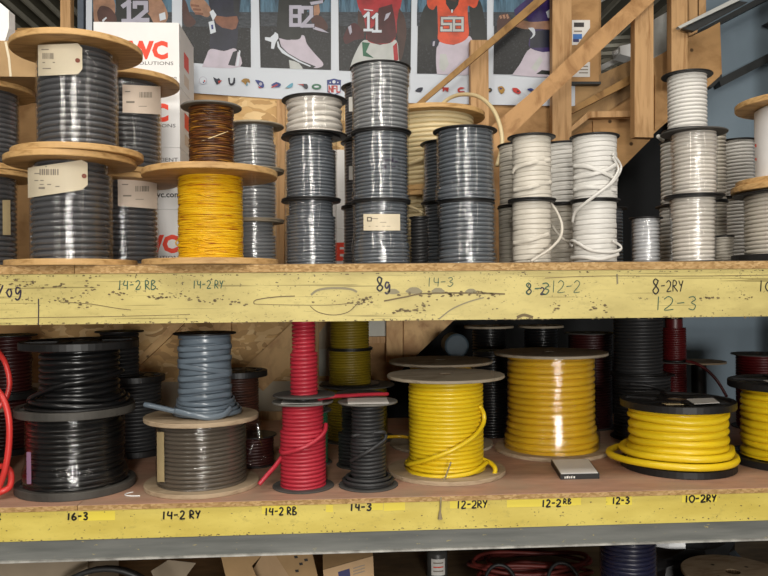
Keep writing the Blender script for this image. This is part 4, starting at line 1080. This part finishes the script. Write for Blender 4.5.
# ------------------------------------------------------------------ lower shelf
LZ = ZL
a = spool('black cable spool in clear film with dusty flanges, front left on the lower deck', GLS, 76, 1.955, 123, 413.5, LZ, 99, 'c_black', 'dusty', .0125, film=True, prof=((0, .14, .008), (.14, .2, .004), (.86, 1, -.006)), py=440)
sticker(a, 29, 33.5, 452, 484, 'purple', .012, n=3)
b = spool('glossy black cable spool stacked on the film wrapped black one', GLS, 80, 1.955, 122, 344, a['zt'] + .0003, 82, 'c_black', 'thick', .0155, botk='black', Wb=112, wob=.15, py=375)
strand(b, [(28, 402, .018), (34, 397, .012), (60, 386, .004), (90, 380, .004), (118, 373, .002), (122, 370, .002)], .0062)
ring = [(b['r'] + .018) * Vector((math.cos(t_), math.sin(t_), 0)) + Vector((0, 0, .012 + .004 * math.sin(t_ * 2))) for t_ in [i * 2 * math.pi / 40 for i in range(41)]]
MB().tube(ring, .0068, None, 8, (0, 0)).go('loose_cable', 'c_black', b['t'], True)
ring = [(b['r'] + .006) * Vector((math.cos(t_), math.sin(t_), 0)) + Vector((0, 0, .022 + .003 * math.sin(t_ * 3))) for t_ in [i * 2 * math.pi / 40 for i in range(41)]]
MB().tube(ring, .0068, None, 8, (0, 0)).go('loose_cable', 'c_black', b['t'], True)
d = spool('taupe cable spool in clear film between tan board flanges, under the grey flat cable', GLS, 202, 1.945, 116, 424, LZ, 90, 'c_taupe', 'tanboard', .0105, film=True, py=450)
sticker(d, 158.5, 166, 432, 482, 'tan_label', .004, n=3)
e = spool('grey flat cable spool standing on the tan flanged one, its tail hanging left', GLS, 205, 1.945, 64, 334, d['zt'] + .0003, 53.5, 'c_flat_grey', 'black', .0155, botk='black', flat=True, wob=.22, rj=.3, py=370, Wb=60)
for rr, zz_, tl in ((.018, .006, 0), (.012, .014, .004), (.006, .024, .006), (.004, .034, .003)):
    ring = [(e['r'] + rr) * Vector((math.cos(t_), math.sin(t_), 0)) + Vector((rr * .3, 0, zz_ + .003 + tl * math.sin(t_))) for t_ in [i * 2 * math.pi / 40 for i in range(41)]]
    MB().tube(ring, .0062, .0026, 8, (0, 0)).go('loose_cable', 'c_flat_grey', e['t'], True)
for y_a, y_b in ((349, 346), (361, 357), (366, 371), (379, 374), (391, 386), (399, 394)):
    strand(e, [(178.5, y_a, .0), (184, y_a + .5, .0015), (205, (y_a + y_b) / 2 + 1, .002), (226, y_b + .5, .0015), (231.5, y_b, .0)], .0066, rb=.0016)
strand(e, [(230, 408, .024), (222, 415, .028), (208, 417.5, .03), (192, 415, .03), (176, 411, .034)], .0075, rb=.003, name='cable_tail')
worldtube(e, [at(180, 412.5, 1.87), at(165, 409, 1.875), at(150, 405.5, 1.88), at(145, 404.5, 1.885)], .0068, name='cable_tail')
mark_y = None
# red stack
r1 = spool('red cable spool with a labelled top flange at the front of the lower deck', GLS, 303, 1.905, 62, 405, LZ, 42, 'c_red', 'grey', .0098, botk='disc', prof=((0, .68, .005),), py=440)
MB().box(-.05, .05, -.055, .04, r1['H'] + .0001, r1['H'] + .0007).go('flange_label', 'paper', r1['t'])
MB().lathe([(.014, r1['H'] - .001), (.014, r1['H'] + .012), (.019, r1['H'] + .012), (.019, r1['H'] - .001)], 20, True).go('hub', 'black', r1['t'])
strand(r1, [(280, 450, .0), (284, 453, .007), (300, 449, .008), (315, 441, .007), (324, 432, .006), (326, 424, .003)], .0055)
worldtube(r1, [at(283, 455, 1.90), at(276, 465, 1.88), at(268, 474, 1.86), at(259, 484.5, 1.85)], .0055, name='cable_tail')
r2 = spool('red cable spool with a dark disc foot on top of the labelled red one', GLS, 304, 1.905, 46, 305, r1['zt'] + .0125, 24, 'c_red', 'disc', .0098, Wb=63, prof=((0, .47, .005),), py=370)
worldtube(r2, [at(318, 399, 1.895), at(334, 396.5, 1.89), at(350, 395.5, 1.93), at(368, 394.5, 1.97), at(388, 394, 2.0)], .005, name='cable_tail')
# black small spools
k1 = spool('black cable spool with a white labelled top flange beside the red stack', GLS, 368, 1.90, 60, 405, LZ, 33, 'c_black2', 'grey', .0095, botk='disc', prof=((.1, .55, .004),), py=440)
MB().box(-.05, .05, -.055, .04, k1['H'] + .0001, k1['H'] + .0007).go('flange_label', 'paper', k1['t'])
strand(k1, [(351, 461, .004), (360, 456, .006), (372, 449, .006), (384, 440, .006), (385, 434, .004), (380, 432, .002), (352, 436, .004)], .0048)
for rr, zz_ in ((.02, .010), (.012, .018), (.016, .004)):
    ring = [(k1['r'] + rr) * Vector((math.cos(t_), math.sin(t_), 0)) + Vector((0, 0, zz_ + .004)) for t_ in [i * 2 * math.pi / 32 for i in range(33)]]
    MB().tube(ring, .0048, None, 8, (0, 0)).go('loose_cable', 'c_black2', k1['t'], True)
k2 = spool('second black cable spool just behind the labelled black one', GLS, 360, 2.12, 48, 396, LZ, 44, 'c_black2', 'disc', .0095, prof=((.45, 1, -.010),), py=430)
# shaded yellow stack behind
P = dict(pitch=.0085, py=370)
o1 = spool('dusky yellow wire spool at the bottom of the shaded three behind the red stack', GLS, 357, 2.50, 76, 389, LZ, 60, 'c_yellow_shaded', 'disc', **P)
o2 = spool('dusky yellow wire spool in the middle of the shaded three behind the red stack', GLS, 350, 2.50, 46, 350.5, o1['zt'] + .0003, 42, 'c_yellow_shaded', 'black', Wb=60, **P)
o3 = spool('dusky yellow wire spool at the top of the shaded three behind the red stack', GLS, 350, 2.50, 46, 312, o2['zt'] + .0003, 39, 'c_yellow_shaded', 'black', **P)
# yellow spool with string
y1 = spool('yellow cable spool with pale board flanges and a knotted string on the front edge', GLS, 446, 2.02, 118, 381.3, LZ, 75, 'c_yellow', 'board', .0112, botk='tanboard', py=430, prof=((0, .1, .005),), wob=.1)
strand(y1, [(404, 461, 0), (403, 463, .004), (410, 464, .006), (430, 459, .008), (452, 450, .008), (472, 437, .008), (482, 424, .006), (483, 414, .004), (479, 406, .0)], .0058)
strand(y1, [(403, 468, .004), (415, 474, .01), (440, 477, .012), (470, 473, .01), (486, 462, .008)], .0058)
worldtube(y1, [at(478, 458, 2.0), at(489, 462, 1.98), at(495, 468, 1.955), at(494, 475, 1.945), at(491, 478, 1.945)], .0062, name='cable_tail')
ystr = [at(451, 462, 1.895), at(448, 470, 1.893), at(446, 476, 1.89), at(443, 482, 1.885), at(441.5, 488, 1.872), at(441, 495, 1.80), at(440.8, 499, 1.782), at(440.5, 508, 1.783), at(440, 516, 1.784)]
worldtube(y1, ystr, .0021, 'string', 'string_tie')
MB().lathe([(.0006, .022), (.003, .016), (.0045, .006), (.006, 0)], 10).go('string_tassel', 'string', y1['t'], True, tuple(at(440, 519, 1.783) - y1['t'].location))
y2 = spool('board flanged cable spool directly behind the yellow one with the string', GLS, 441, 2.37, 104, 365.5, LZ, 62, 'c_gold', 'board', .011, py=400)
worldtube(y2, [at(388, 437, 2.28), at(396, 436.5, 2.26), at(405, 437, 2.26), at(412, 438.5, 2.28)], .005)
y3 = spool('deep yellow thick cable spool in glossy film with wide dusty board flanges', GLS, 551, 2.255, 115, 357, LZ, 88, 'c_gold', 'board', .0185, botk='tanboard', film=True, prof=((0, .13, .010), (.13, .25, .004)), py=410, wob=.1)
y4 = spool('bright yellow thick cable reel with black spoked flanges, its loop spilling left', GLS, 677.5, 2.015, 118, 408, LZ, 104, 'c_yellow', 'thick', .0205, prof=((.0, .25, .003), (.62, .78, -.002)), wob=.25, rj=.5, py=440)
def polar_tube(sp, pts, rad, mat=None, name='loose_cable'):      # pts: (angle from the viewer, right positive; distance beyond the winding; height)
    d = sp['d']; e = Vector((-d.y, d.x, 0)); q = []
    for an, dr, z in pts:
        q.append((d * math.cos(R(an)) + e * math.sin(R(an))) * (sp['r'] + dr) + Vector((0, 0, z)))
    return MB().tube(spline(q, 6), rad, None, 8).go(name, mat or sp['mat'], sp['t'], True)
polar_tube(y4, [(-165, .004, .055), (-140, .016, .040), (-115, .036, .031), (-95, .046, .030), (-75, .045, .030), (-55, .032, .030), (-35, .020, .030), (-10, .014, .030), (20, .013, .030), (50, .014, .030), (80, .014, .031), (110, .012, .034), (140, .004, .04)], .0098)
polar_tube(y4, [(-150, .004, .06), (-110, .013, .048), (-70, .012, .047), (-30, .009, .049), (20, .008, .05), (60, .008, .05), (100, .004, .055)], .0098)
MB().prism([Vector((.00, -.10, y4['H'] + .0005)), Vector((.075, -.085, y4['H'] + .0005)), Vector((.10, .0, y4['H'] + .0005)), Vector((.02, -.01, y4['H'] + .0005))], (0, 0, .001)).go('foil_label', 'paper', y4['t'])
MB().prism([Vector((-.075, -.10, y4['H'] + .0005)), Vector((-.03, -.105, y4['H'] + .0005)), Vector((-.03, -.08, y4['H'] + .0005)), Vector((-.075, -.075, y4['H'] + .0005))], (0, 0, .001)).go('tape_scrap', 'tan_label', y4['t'])
y5 = spool('yellow thick cable reel with black flanges cut by the right edge', GLS, 788, 2.04, 126, 388, LZ, 100, 'c_yellow', 'thick', .019, wob=.25, rj=.5, py=430)
MB().prism([Vector((-.09, -.08, y5['H'] + .0005)), Vector((.05, -.10, y5['H'] + .0005)), Vector((.05, .0, y5['H'] + .0005)), Vector((-.07, -.0, y5['H'] + .0005))], (0, 0, .001)).go('foil_label', 'paper', y5['t'])
# background spools of the lower shelf
spool('dark wire spool with thick black flanges behind the grey flat cable', GLS, 239, 2.36, 58, 373, LZ, 40, 'c_maroonwire', 'thick', .008, py=400)
P = dict(pitch=.011, py=400)
q1 = spool('black cable spool low in the shadows behind the front left pair', GLS, 136, 2.34, 60, 378, LZ, 52, 'c_black2', 'thick', **P)
q2 = spool('black cable spool in the shadows just left of the strand board wall', GLS, 120, 2.34, 50, 332, q1['zt'] + .0003, 40, 'c_black2', 'black', **P)
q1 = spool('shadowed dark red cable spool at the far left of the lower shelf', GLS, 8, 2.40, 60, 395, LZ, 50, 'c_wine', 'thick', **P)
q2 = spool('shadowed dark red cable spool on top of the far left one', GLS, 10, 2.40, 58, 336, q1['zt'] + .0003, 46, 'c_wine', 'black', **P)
rl = spool('scarlet cable reel cut by the left edge, its loops spilling forward', GLS, -42, 1.99, 106, 415, LZ, 84, 'c_red2', 'tanboard', .014, py=450)
worldtube(rl, [at(-4, 388, 1.86), at(4, 400, 1.85), at(9, 420, 1.845), at(9, 445, 1.845), at(5, 470, 1.845), at(-3, 492, 1.85)], .0075)
worldtube(rl, [at(-3, 350, 2.0), at(5, 362, 1.98), at(9.5, 380, 1.97), at(7, 396, 1.96), at(-2, 408, 1.95)], .007)
worldtube(rl, [at(-4, 466, 1.93), at(6, 467, 1.90), at(11, 474, 1.875), at(10, 486, 1.86), at(3, 491, 1.85), at(-5, 494, 1.85)], .0075)
spool('black cable spool in the gap between the two board flanged yellow spools', GLS, 492, 2.50, 36, 352, LZ, 38, 'c_black', 'black', .009, py=400)
spool('tall black cable spool with a pale top disc deep behind the yellow spools', GLS, 489, 2.76, 50, 327, LZ, 34, 'c_black', 'board', .010, py=350)
spool('tall black spool with a pale top disc, right of its twin in deep shade', GLS, 541, 2.74, 46, 326.5, LZ, 34, 'c_black', 'board', .010, py=350)
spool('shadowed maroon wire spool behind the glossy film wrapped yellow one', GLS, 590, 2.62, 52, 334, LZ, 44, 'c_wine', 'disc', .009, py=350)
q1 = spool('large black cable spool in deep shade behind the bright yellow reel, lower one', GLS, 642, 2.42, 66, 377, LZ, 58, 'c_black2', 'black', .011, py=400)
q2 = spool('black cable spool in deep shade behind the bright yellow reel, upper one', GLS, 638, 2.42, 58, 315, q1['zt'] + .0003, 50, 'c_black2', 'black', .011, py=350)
strand(q1, [(630, 384, .002), (650, 386, .004), (668, 392, .004)], .005)
q1 = spool('small red wire spool standing on the deck in front of the blue wall', GLS, 674, 2.56, 44, 363, LZ, 26, 'c_red_shaded', 'ply_tan' if False else 'disc', .008, py=380)
q2 = spool('small red wire spool on top, its tail drooping toward the right', GLS, 674, 2.56, 18, 318, q1['zt'] + .0003, 25, 'c_red_shaded', 'black', .008, gap_top=.03, Wb=30, py=345)
worldtube(q2, [at(686, 361, 2.5), at(697, 364, 2.48), at(708, 371, 2.46), at(718, 382, 2.44), at(727, 397, 2.42)], .005, name='cable_tail')
# empty reel
xe = at(699, 380, 2.66).x; De = depth(xe, 2.66); zt_ = at(699, 363, 2.66 - .07).z
t = thing('empty_reel', 'empty reel with a thin brown disc on a black core before the blue wall', 'reel', (xe, 2.66, LZ), GLS)
MB().lathe([(.0, 0), (.07, 0), (.07, .006), (.0, .006)], 32).go('flange', 'grey_disc', t)
MB().lathe([(.026, .006), (.026, zt_ - LZ - .006)], 24).go('core', 'black', t, True)
MB().lathe([(.0, zt_ - LZ - .006), (.092, zt_ - LZ - .006), (.092, zt_ - LZ), (.0, zt_ - LZ)], 40).go('flange', 'ply_tan', t)
spool('red cable spool before the blue wall at the right edge', GLS, 759, 2.55, 58, 356, LZ, 48, 'c_red_shaded', 'disc', .009, py=380)
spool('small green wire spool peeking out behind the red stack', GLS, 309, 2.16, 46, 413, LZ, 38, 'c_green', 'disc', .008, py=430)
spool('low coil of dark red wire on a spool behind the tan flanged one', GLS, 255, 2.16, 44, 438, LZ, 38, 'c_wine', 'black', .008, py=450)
# blue round end of a roll lying deep on the shelf
c_ = at(457, 346, 2.60)
t = thing('wire_roll', 'blue grey round end of a roll lying on its side deep in the shade', 'roll', (c_.x, 2.60, c_.z - .042))
ro = MB().lathe([(.0, 0), (.036, 0), (.042, .004), (.042, .10), (.0, .10)], 32).go('roll_end', 'bluedisc', t, False, (0, 0, .042)); ro.rotation_euler = (R(-90), 0, 0)
cr = thing('wood_crate', 'dark wooden crate under the blue grey roll deep on the lower shelf', 'crate', (c_.x, 2.645, LZ))
MB().box(-.05, .05, -.05, .05, 0, c_.z - .0425 - LZ).go('crate_body', 'lath', cr)
MB().box(-.052, .052, -.052, -.05, .1, .13).go('crate_slat', 'lath', cr)
# crumpled clear bag by the taupe spool
bag = MB(); rnd = random.Random(3); bx = at(259, 455, 2.06)
for i in range(9):
    for j in range(7):
        u, v_ = i / 8, j / 6
        bag.v.append((-.03 + .06 * u * (1 - .5 * v_) + rnd.uniform(-.005, .005), rnd.uniform(-.010, .010) + .01 * v_, .13 * v_ + (.0 if j == 0 else rnd.uniform(-.005, .005))))
for i in range(8):
    for j in range(6): a_ = i * 7 + j; bag.f.append((a_, a_ + 7, a_ + 8, a_ + 1))
bo = bag.go('plastic_bag', 'film', None, False, (bx.x, 2.06, LZ)); tag(bo, 'crumpled clear plastic bag beside the tan flanged spool', 'bag')
# little box and hook
bl = [at(553.5, 461, 2.06), at(586, 459.5, 2.06)]
t = thing('flat_box', 'small flat black box with a white torn top, lying before the film wrapped yellow spool', 'box', (at(576, 470, 1.96).x, 1.96, LZ))
base = [at(560.5, 475.5, 1.905), at(599.5, 475.2, 1.905), at(588.5, 463, 2.07), at(551, 464, 2.07)]
o_ = Vector(t.location)
MB().prism([Vector((p_.x - o_.x, p_.y - o_.y, 0)) for p_ in base], (0, 0, .013)).go('box_body', 'black', t)
cen = sum(((Vector((p_.x, p_.y, 0))) for p_ in base), Vector()) / 4
MB().prism([Vector((cen.x + (p_.x - cen.x) * .95 - o_.x, cen.y + (p_.y - cen.y) * .93 - o_.y, .0131)) for p_ in base], (0, 0, .0012)).go('white_top', 'carton', t)
fr = MB()
for k_, (u0, u1) in enumerate(((.10, .13), (.15, .2), (.22, .25), (.27, .30), (.33, .37))):
    p0, p1 = base[0].lerp(base[1], u0), base[0].lerp(base[1], u1)
    fr.poly([Vector((p0.x - o_.x, p0.y - o_.y - .0006, .003)), Vector((p1.x - o_.x, p1.y - o_.y - .0006, .003)), Vector((p1.x - o_.x, p1.y - o_.y - .0006, .008 + .002 * (k_ % 2))), Vector((p0.x - o_.x, p0.y - o_.y - .0006, .008))])
fr.go('worn_lettering', 'paper', t)
hk = [at(133, 487, 1.88), at(127, 488.5, 1.87), at(125, 491, 1.86), at(127, 493.5, 1.85), at(133, 494.5, 1.845), at(140, 494.5, 1.845)]
hk = [Vector((p_.x, p_.y, LZ + .0018)) for p_ in hk]; h0 = hk[3].copy()
ho = MB().tube(spline([p_ - h0 for p_ in hk], 5), .0016).go('cable_clip', 'white_plastic', None, True, tuple(h0)); tag(ho, 'small white bent wire clip on the deck edge beside the black spool', 'clip')

# ------------------------------------------------------------------ bottom shelf
def openbox(label, x0, x1, y0, y1, ztop, mat, rot=0, flaps=(1, 1, 1, 1), name='cardboard_box'):
    t = thing(name, label, 'box', ((x0 + x1) / 2, (y0 + y1) / 2, ZB), 'cardboard boxes on the bottom shelf', rot)
    hx, hy, h, th = (x1 - x0) / 2, (y1 - y0) / 2, ztop - ZB, .004
    MB().box(-hx, hx, -hy, hy, 0, th).box(-hx, hx, -hy, -hy + th, th, h).box(-hx, hx, hy - th, hy, th, h).box(-hx, -hx + th, -hy + th, hy - th, th, h).box(hx - th, hx, -hy + th, hy - th, th, h).go('box_body', mat, t)
    fl = [((-hx, -hy), (hx, -hy), (0, -1)), ((hx, -hy), (hx, hy), (1, 0)), ((hx, hy), (-hx, hy), (0, 1)), ((-hx, hy), (-hx, -hy), (-1, 0))]
    for k, (p0, p1, d) in enumerate(fl):
        if flaps[k]:
            L = .09 * flaps[k]; e_ = Vector((d[0] * L * .7, d[1] * L * .7, L * .7))
            a_, b_ = Vector((p0[0], p0[1], h)), Vector((p1[0], p1[1], h))
            MB().prism([a_, b_, b_ + e_ * .98, a_ + e_ * .98], Vector((d[0], d[1], 0)) * -.003).go('flap', mat, t)
    return t
xa = lambda px, Y: at(px, 565, Y).x
bx1 = openbox('taupe closed board box at the bottom left below the grey beam', xa(-60, 1.98), xa(88, 1.98), 1.98, 2.25, at(40, 560, 1.98).z, 'taupebox', 0, (0, 0, 0, 0))
hcol = []
hc = at(106, 614, 1.90)
t = thing('hose_coil', 'black hose coil standing on edge in front of the taupe board box', 'hose', (hc.x, 1.90, ZB))
rr = .157
for k in range(3):
    MB().tube([Vector(((rr - k * .003) * math.cos(i * math.pi / 20), -.013 + k * .013, rr + .008 + (rr - k * .003) * math.sin(i * math.pi / 20))) for i in range(41)], .0068, None, 8, None, False).go('hose_turn', 'hose', t, True)
ob_ = openbox('open brown cardboard box with raised flaps, in the middle of the bottom shelf', xa(228, 2.10), xa(312, 2.10), 2.10, 2.34, at(270, 586, 2.10).z, 'kraft', 0, (0, 0, 0, 0))
def flat_part(t, pts, Y, th, mat, name, tilt=0):
    o_ = Vector(t.location); q = [Vector(at(a_, b_, Y + tilt * i / len(pts))) - o_ for i, (a_, b_) in enumerate(pts)]
    return MB().prism(q, (0, th, 0)).go(name, mat, t)
flat_part(ob_, [(221, 557), (229, 590), (262, 590), (252, 566), (262, 555)], 2.06, .004, 'kraft', 'flap')
flat_part(ob_, [(240, 590), (300, 590), (275, 553), (262, 555)], 2.17, .004, 'kraft2', 'flap')
fr_ = flat_part(ob_, [(274, 553), (298, 590), (321, 590), (312, 552)], 2.07, .004, 'kraft', 'flap')
for sx, sy in ((296, 557), (301, 564), (297, 571), (306, 560)):
    flat_part(ob_, [(sx - 2, sy - 1), (sx - 1.4, sy + 1.4), (sx + 2, sy + 1), (sx + 1.4, sy - 1.4)], 2.0685, .001, 'ink', 'slot')
b4 = thing('cardboard_box', 'tilted brown cardboard box with blue print right of the open box', 'box', (xa(352, 1.98), 1.98, ZB), 'cardboard boxes on the bottom shelf')
o_ = Vector(b4.location)
p_ = [Vector(at(a_, b_, 1.98)) - o_ for a_, b_ in ((323, 570), (373, 556))]
low = [Vector((p_[0].x + .03, 0, 0)), Vector((p_[1].x + .012, 0, 0))]
MB().prism([p_[0], low[0], low[1], p_[1]], (0, .2, 0)).go('box_body', 'kraft2', b4)
MB().prism([p_[0] + Vector((0, .002, .0005)), p_[1] + Vector((0, .002, .0005)), p_[1] + Vector((-.002, .06, .03)), p_[0] + Vector((-.002, .06, .03))], (0, .003, .001)).go('flap', 'kraft', b4)
flat_part(b4, [(338, 572), (339.5, 585), (351, 581), (349.5, 568.5)], 1.9795, .0004, 'navy_print', 'printed_label')
for i in range(3): flat_part(b4, [(353, 568 + i * 3), (353.2, 569 + i * 3), (365, 565.5 + i * 3), (364.8, 564.5 + i * 3)], 1.9795, .0004, 'faint', 'print_line')
sc0 = at(172, 566, 2.15)
t = thing('cardboard_scrap', 'grey brown cardboard scrap leaning behind the hose coil', 'cardboard', (sc0.x, 2.15, ZB))
low = at(172, 600, 2.15)
MB().prism([Vector(at(a_, b_, 2.15)) - Vector(t.location) for a_, b_ in ((151, 571), (168, 560), (196, 563), (187, 575))][::-1] + [Vector((-.04, 0, 0)), Vector((.03, 0, 0))][::-1], (0, .003, 0)).go('sheet', 'taupebox', t)
rp0 = at(243, 562, 2.2)
t = tag(MB().tube([Vector((0, 0, 0)), Vector((.002, 0, .1)), Vector((-.002, 0, at(243, 553, 2.2).z - ZB - .004))], .008).go('red_cable_offcut', 'c_red2', None, True, (rp0.x, 2.2, ZB + .004)), 'short red cable offcut standing in the open brown box', 'cable')
# jar
jx = at(437, 560, 2.62)
t = thing('small_can', 'small dark can with a white printed label on the bottom shelf', 'can', (jx.x, 2.62, ZB))
MB().lathe([(0, 0), (.034, 0), (.036, .003), (.036, .08), (.032, .09), (.02, .095), (.02, .108), (0, .108)], 28).go('can_body', 'can', t, True)
n_ = 8; mb = MB()
for i in range(n_ + 1):
    a_ = R(-130 + 80 * i / n_); mb.v += [(.0366 * math.cos(a_), .0366 * math.sin(a_), .014), (.0366 * math.cos(a_), .0366 * math.sin(a_), .07)]
for i in range(n_): mb.f.append((2 * i, 2 * i + 2, 2 * i + 3, 2 * i + 1))
lb_ = mb.go('paper_label', 'paper', t)
for i, m_ in enumerate(('faint', 'red_print', 'faint')):
    mb = MB(); zq = .055 - i * .014
    for k in range(5):
        a_ = R(-118 + 56 * k / 4); mb.v += [(.0371 * math.cos(a_), .0371 * math.sin(a_), zq), (.0371 * math.cos(a_), .0371 * math.sin(a_), zq + .004)]
    for k in range(4): mb.f.append((2 * k, 2 * k + 2, 2 * k + 3, 2 * k + 1))
    mb.go('label_line', m_, lb_)
# red cable heap
rc = at(532, 566, 2.5); rnd = random.Random(5)
mb = MB()
for k in range(9):
    ax, ay = rnd.uniform(.12, .20), rnd.uniform(.06, .10); ox, oy = rnd.uniform(-.03, .03), rnd.uniform(-.02, .02); zc = .008 + k * .011; ph_ = rnd.uniform(0, 6)
    mb.tube([Vector((ox + ax * math.cos(t_), oy + ay * math.sin(t_), zc + .006 * math.sin(3 * t_ + ph_) * min(1, k / 2))) for t_ in [i * math.pi / 18 for i in range(37)]], .0065, None, 7, None, False)
tag(mb.go('cable_coil', 'c_rust', None, True, (rc.x, 2.5, ZB)), 'loose red cable coil heaped on the bottom shelf between the can and the blue spool', 'cable')
for k, px in enumerate((498, 560)):
    c2 = at(px, 566, 2.40)
    tag(MB().tube([Vector((.05 * math.cos(t_), .03 * math.sin(t_) , .062 + .055 * math.sin(t_))) for t_ in [i * math.pi / 14 for i in range(29)]], .006, None, 7, None, False).go('wire_loop', 'hose', None, True, (c2.x, 2.36, ZB)),
        ('dark wire loop leaning on the left end of the red coil', 'dark wire loop leaning on the right end of the red coil')[k], 'wire', 'dark wire loops by the red coil')
GB = 'spools on the bottom shelf'
spool('navy blue cable spool under the grey beam on the bottom shelf', GB, 628, 2.02, 66, 520, ZB, 56, 'c_blue', 'black', .012, film=True, py=560)
ws = spool('bare wooden spool top with bolt holes at the bottom right corner', GB, 733, 2.28, 108, 592, ZB, 80, 'c_taupe', 'tanboard', .012, py=575)
for k in range(4):
    a_ = k * math.pi / 2 + .5; MB().lathe([(0, .0006), (.006, .0006)], 10).go('bolt_hole', 'ink', ws['t'], False, (.07 * math.cos(a_), .07 * math.sin(a_), ws['H']))
# black bin film
rnd = random.Random(9); mb = MB(); bxp = at(690, 556, 2.56)
NU, NV = 18, 10
for i in range(NU):
    for j in range(NV):
        a_ = 2 * math.pi * i / NU; ph_ = math.pi / 2 * j / (NV - 1)
        r_ = .16 + rnd.uniform(-.014, .014)
        mb.v.append((1.3 * r_ * math.cos(a_) * math.cos(ph_), .7 * r_ * math.sin(a_) * math.cos(ph_), max(0, (.20 + rnd.uniform(-.012, .012)) * math.sin(ph_))))
for i in range(NU):
    for j in range(NV - 1): mb.f.append((i * NV + j, ((i + 1) % NU) * NV + j, ((i + 1) % NU) * NV + j + 1, i * NV + j + 1))
tag(mb.go('bin_bag', 'bag', None, False, (bxp.x, 2.62, ZB)), 'crumpled black plastic bag behind the bare wooden spool', 'bag')
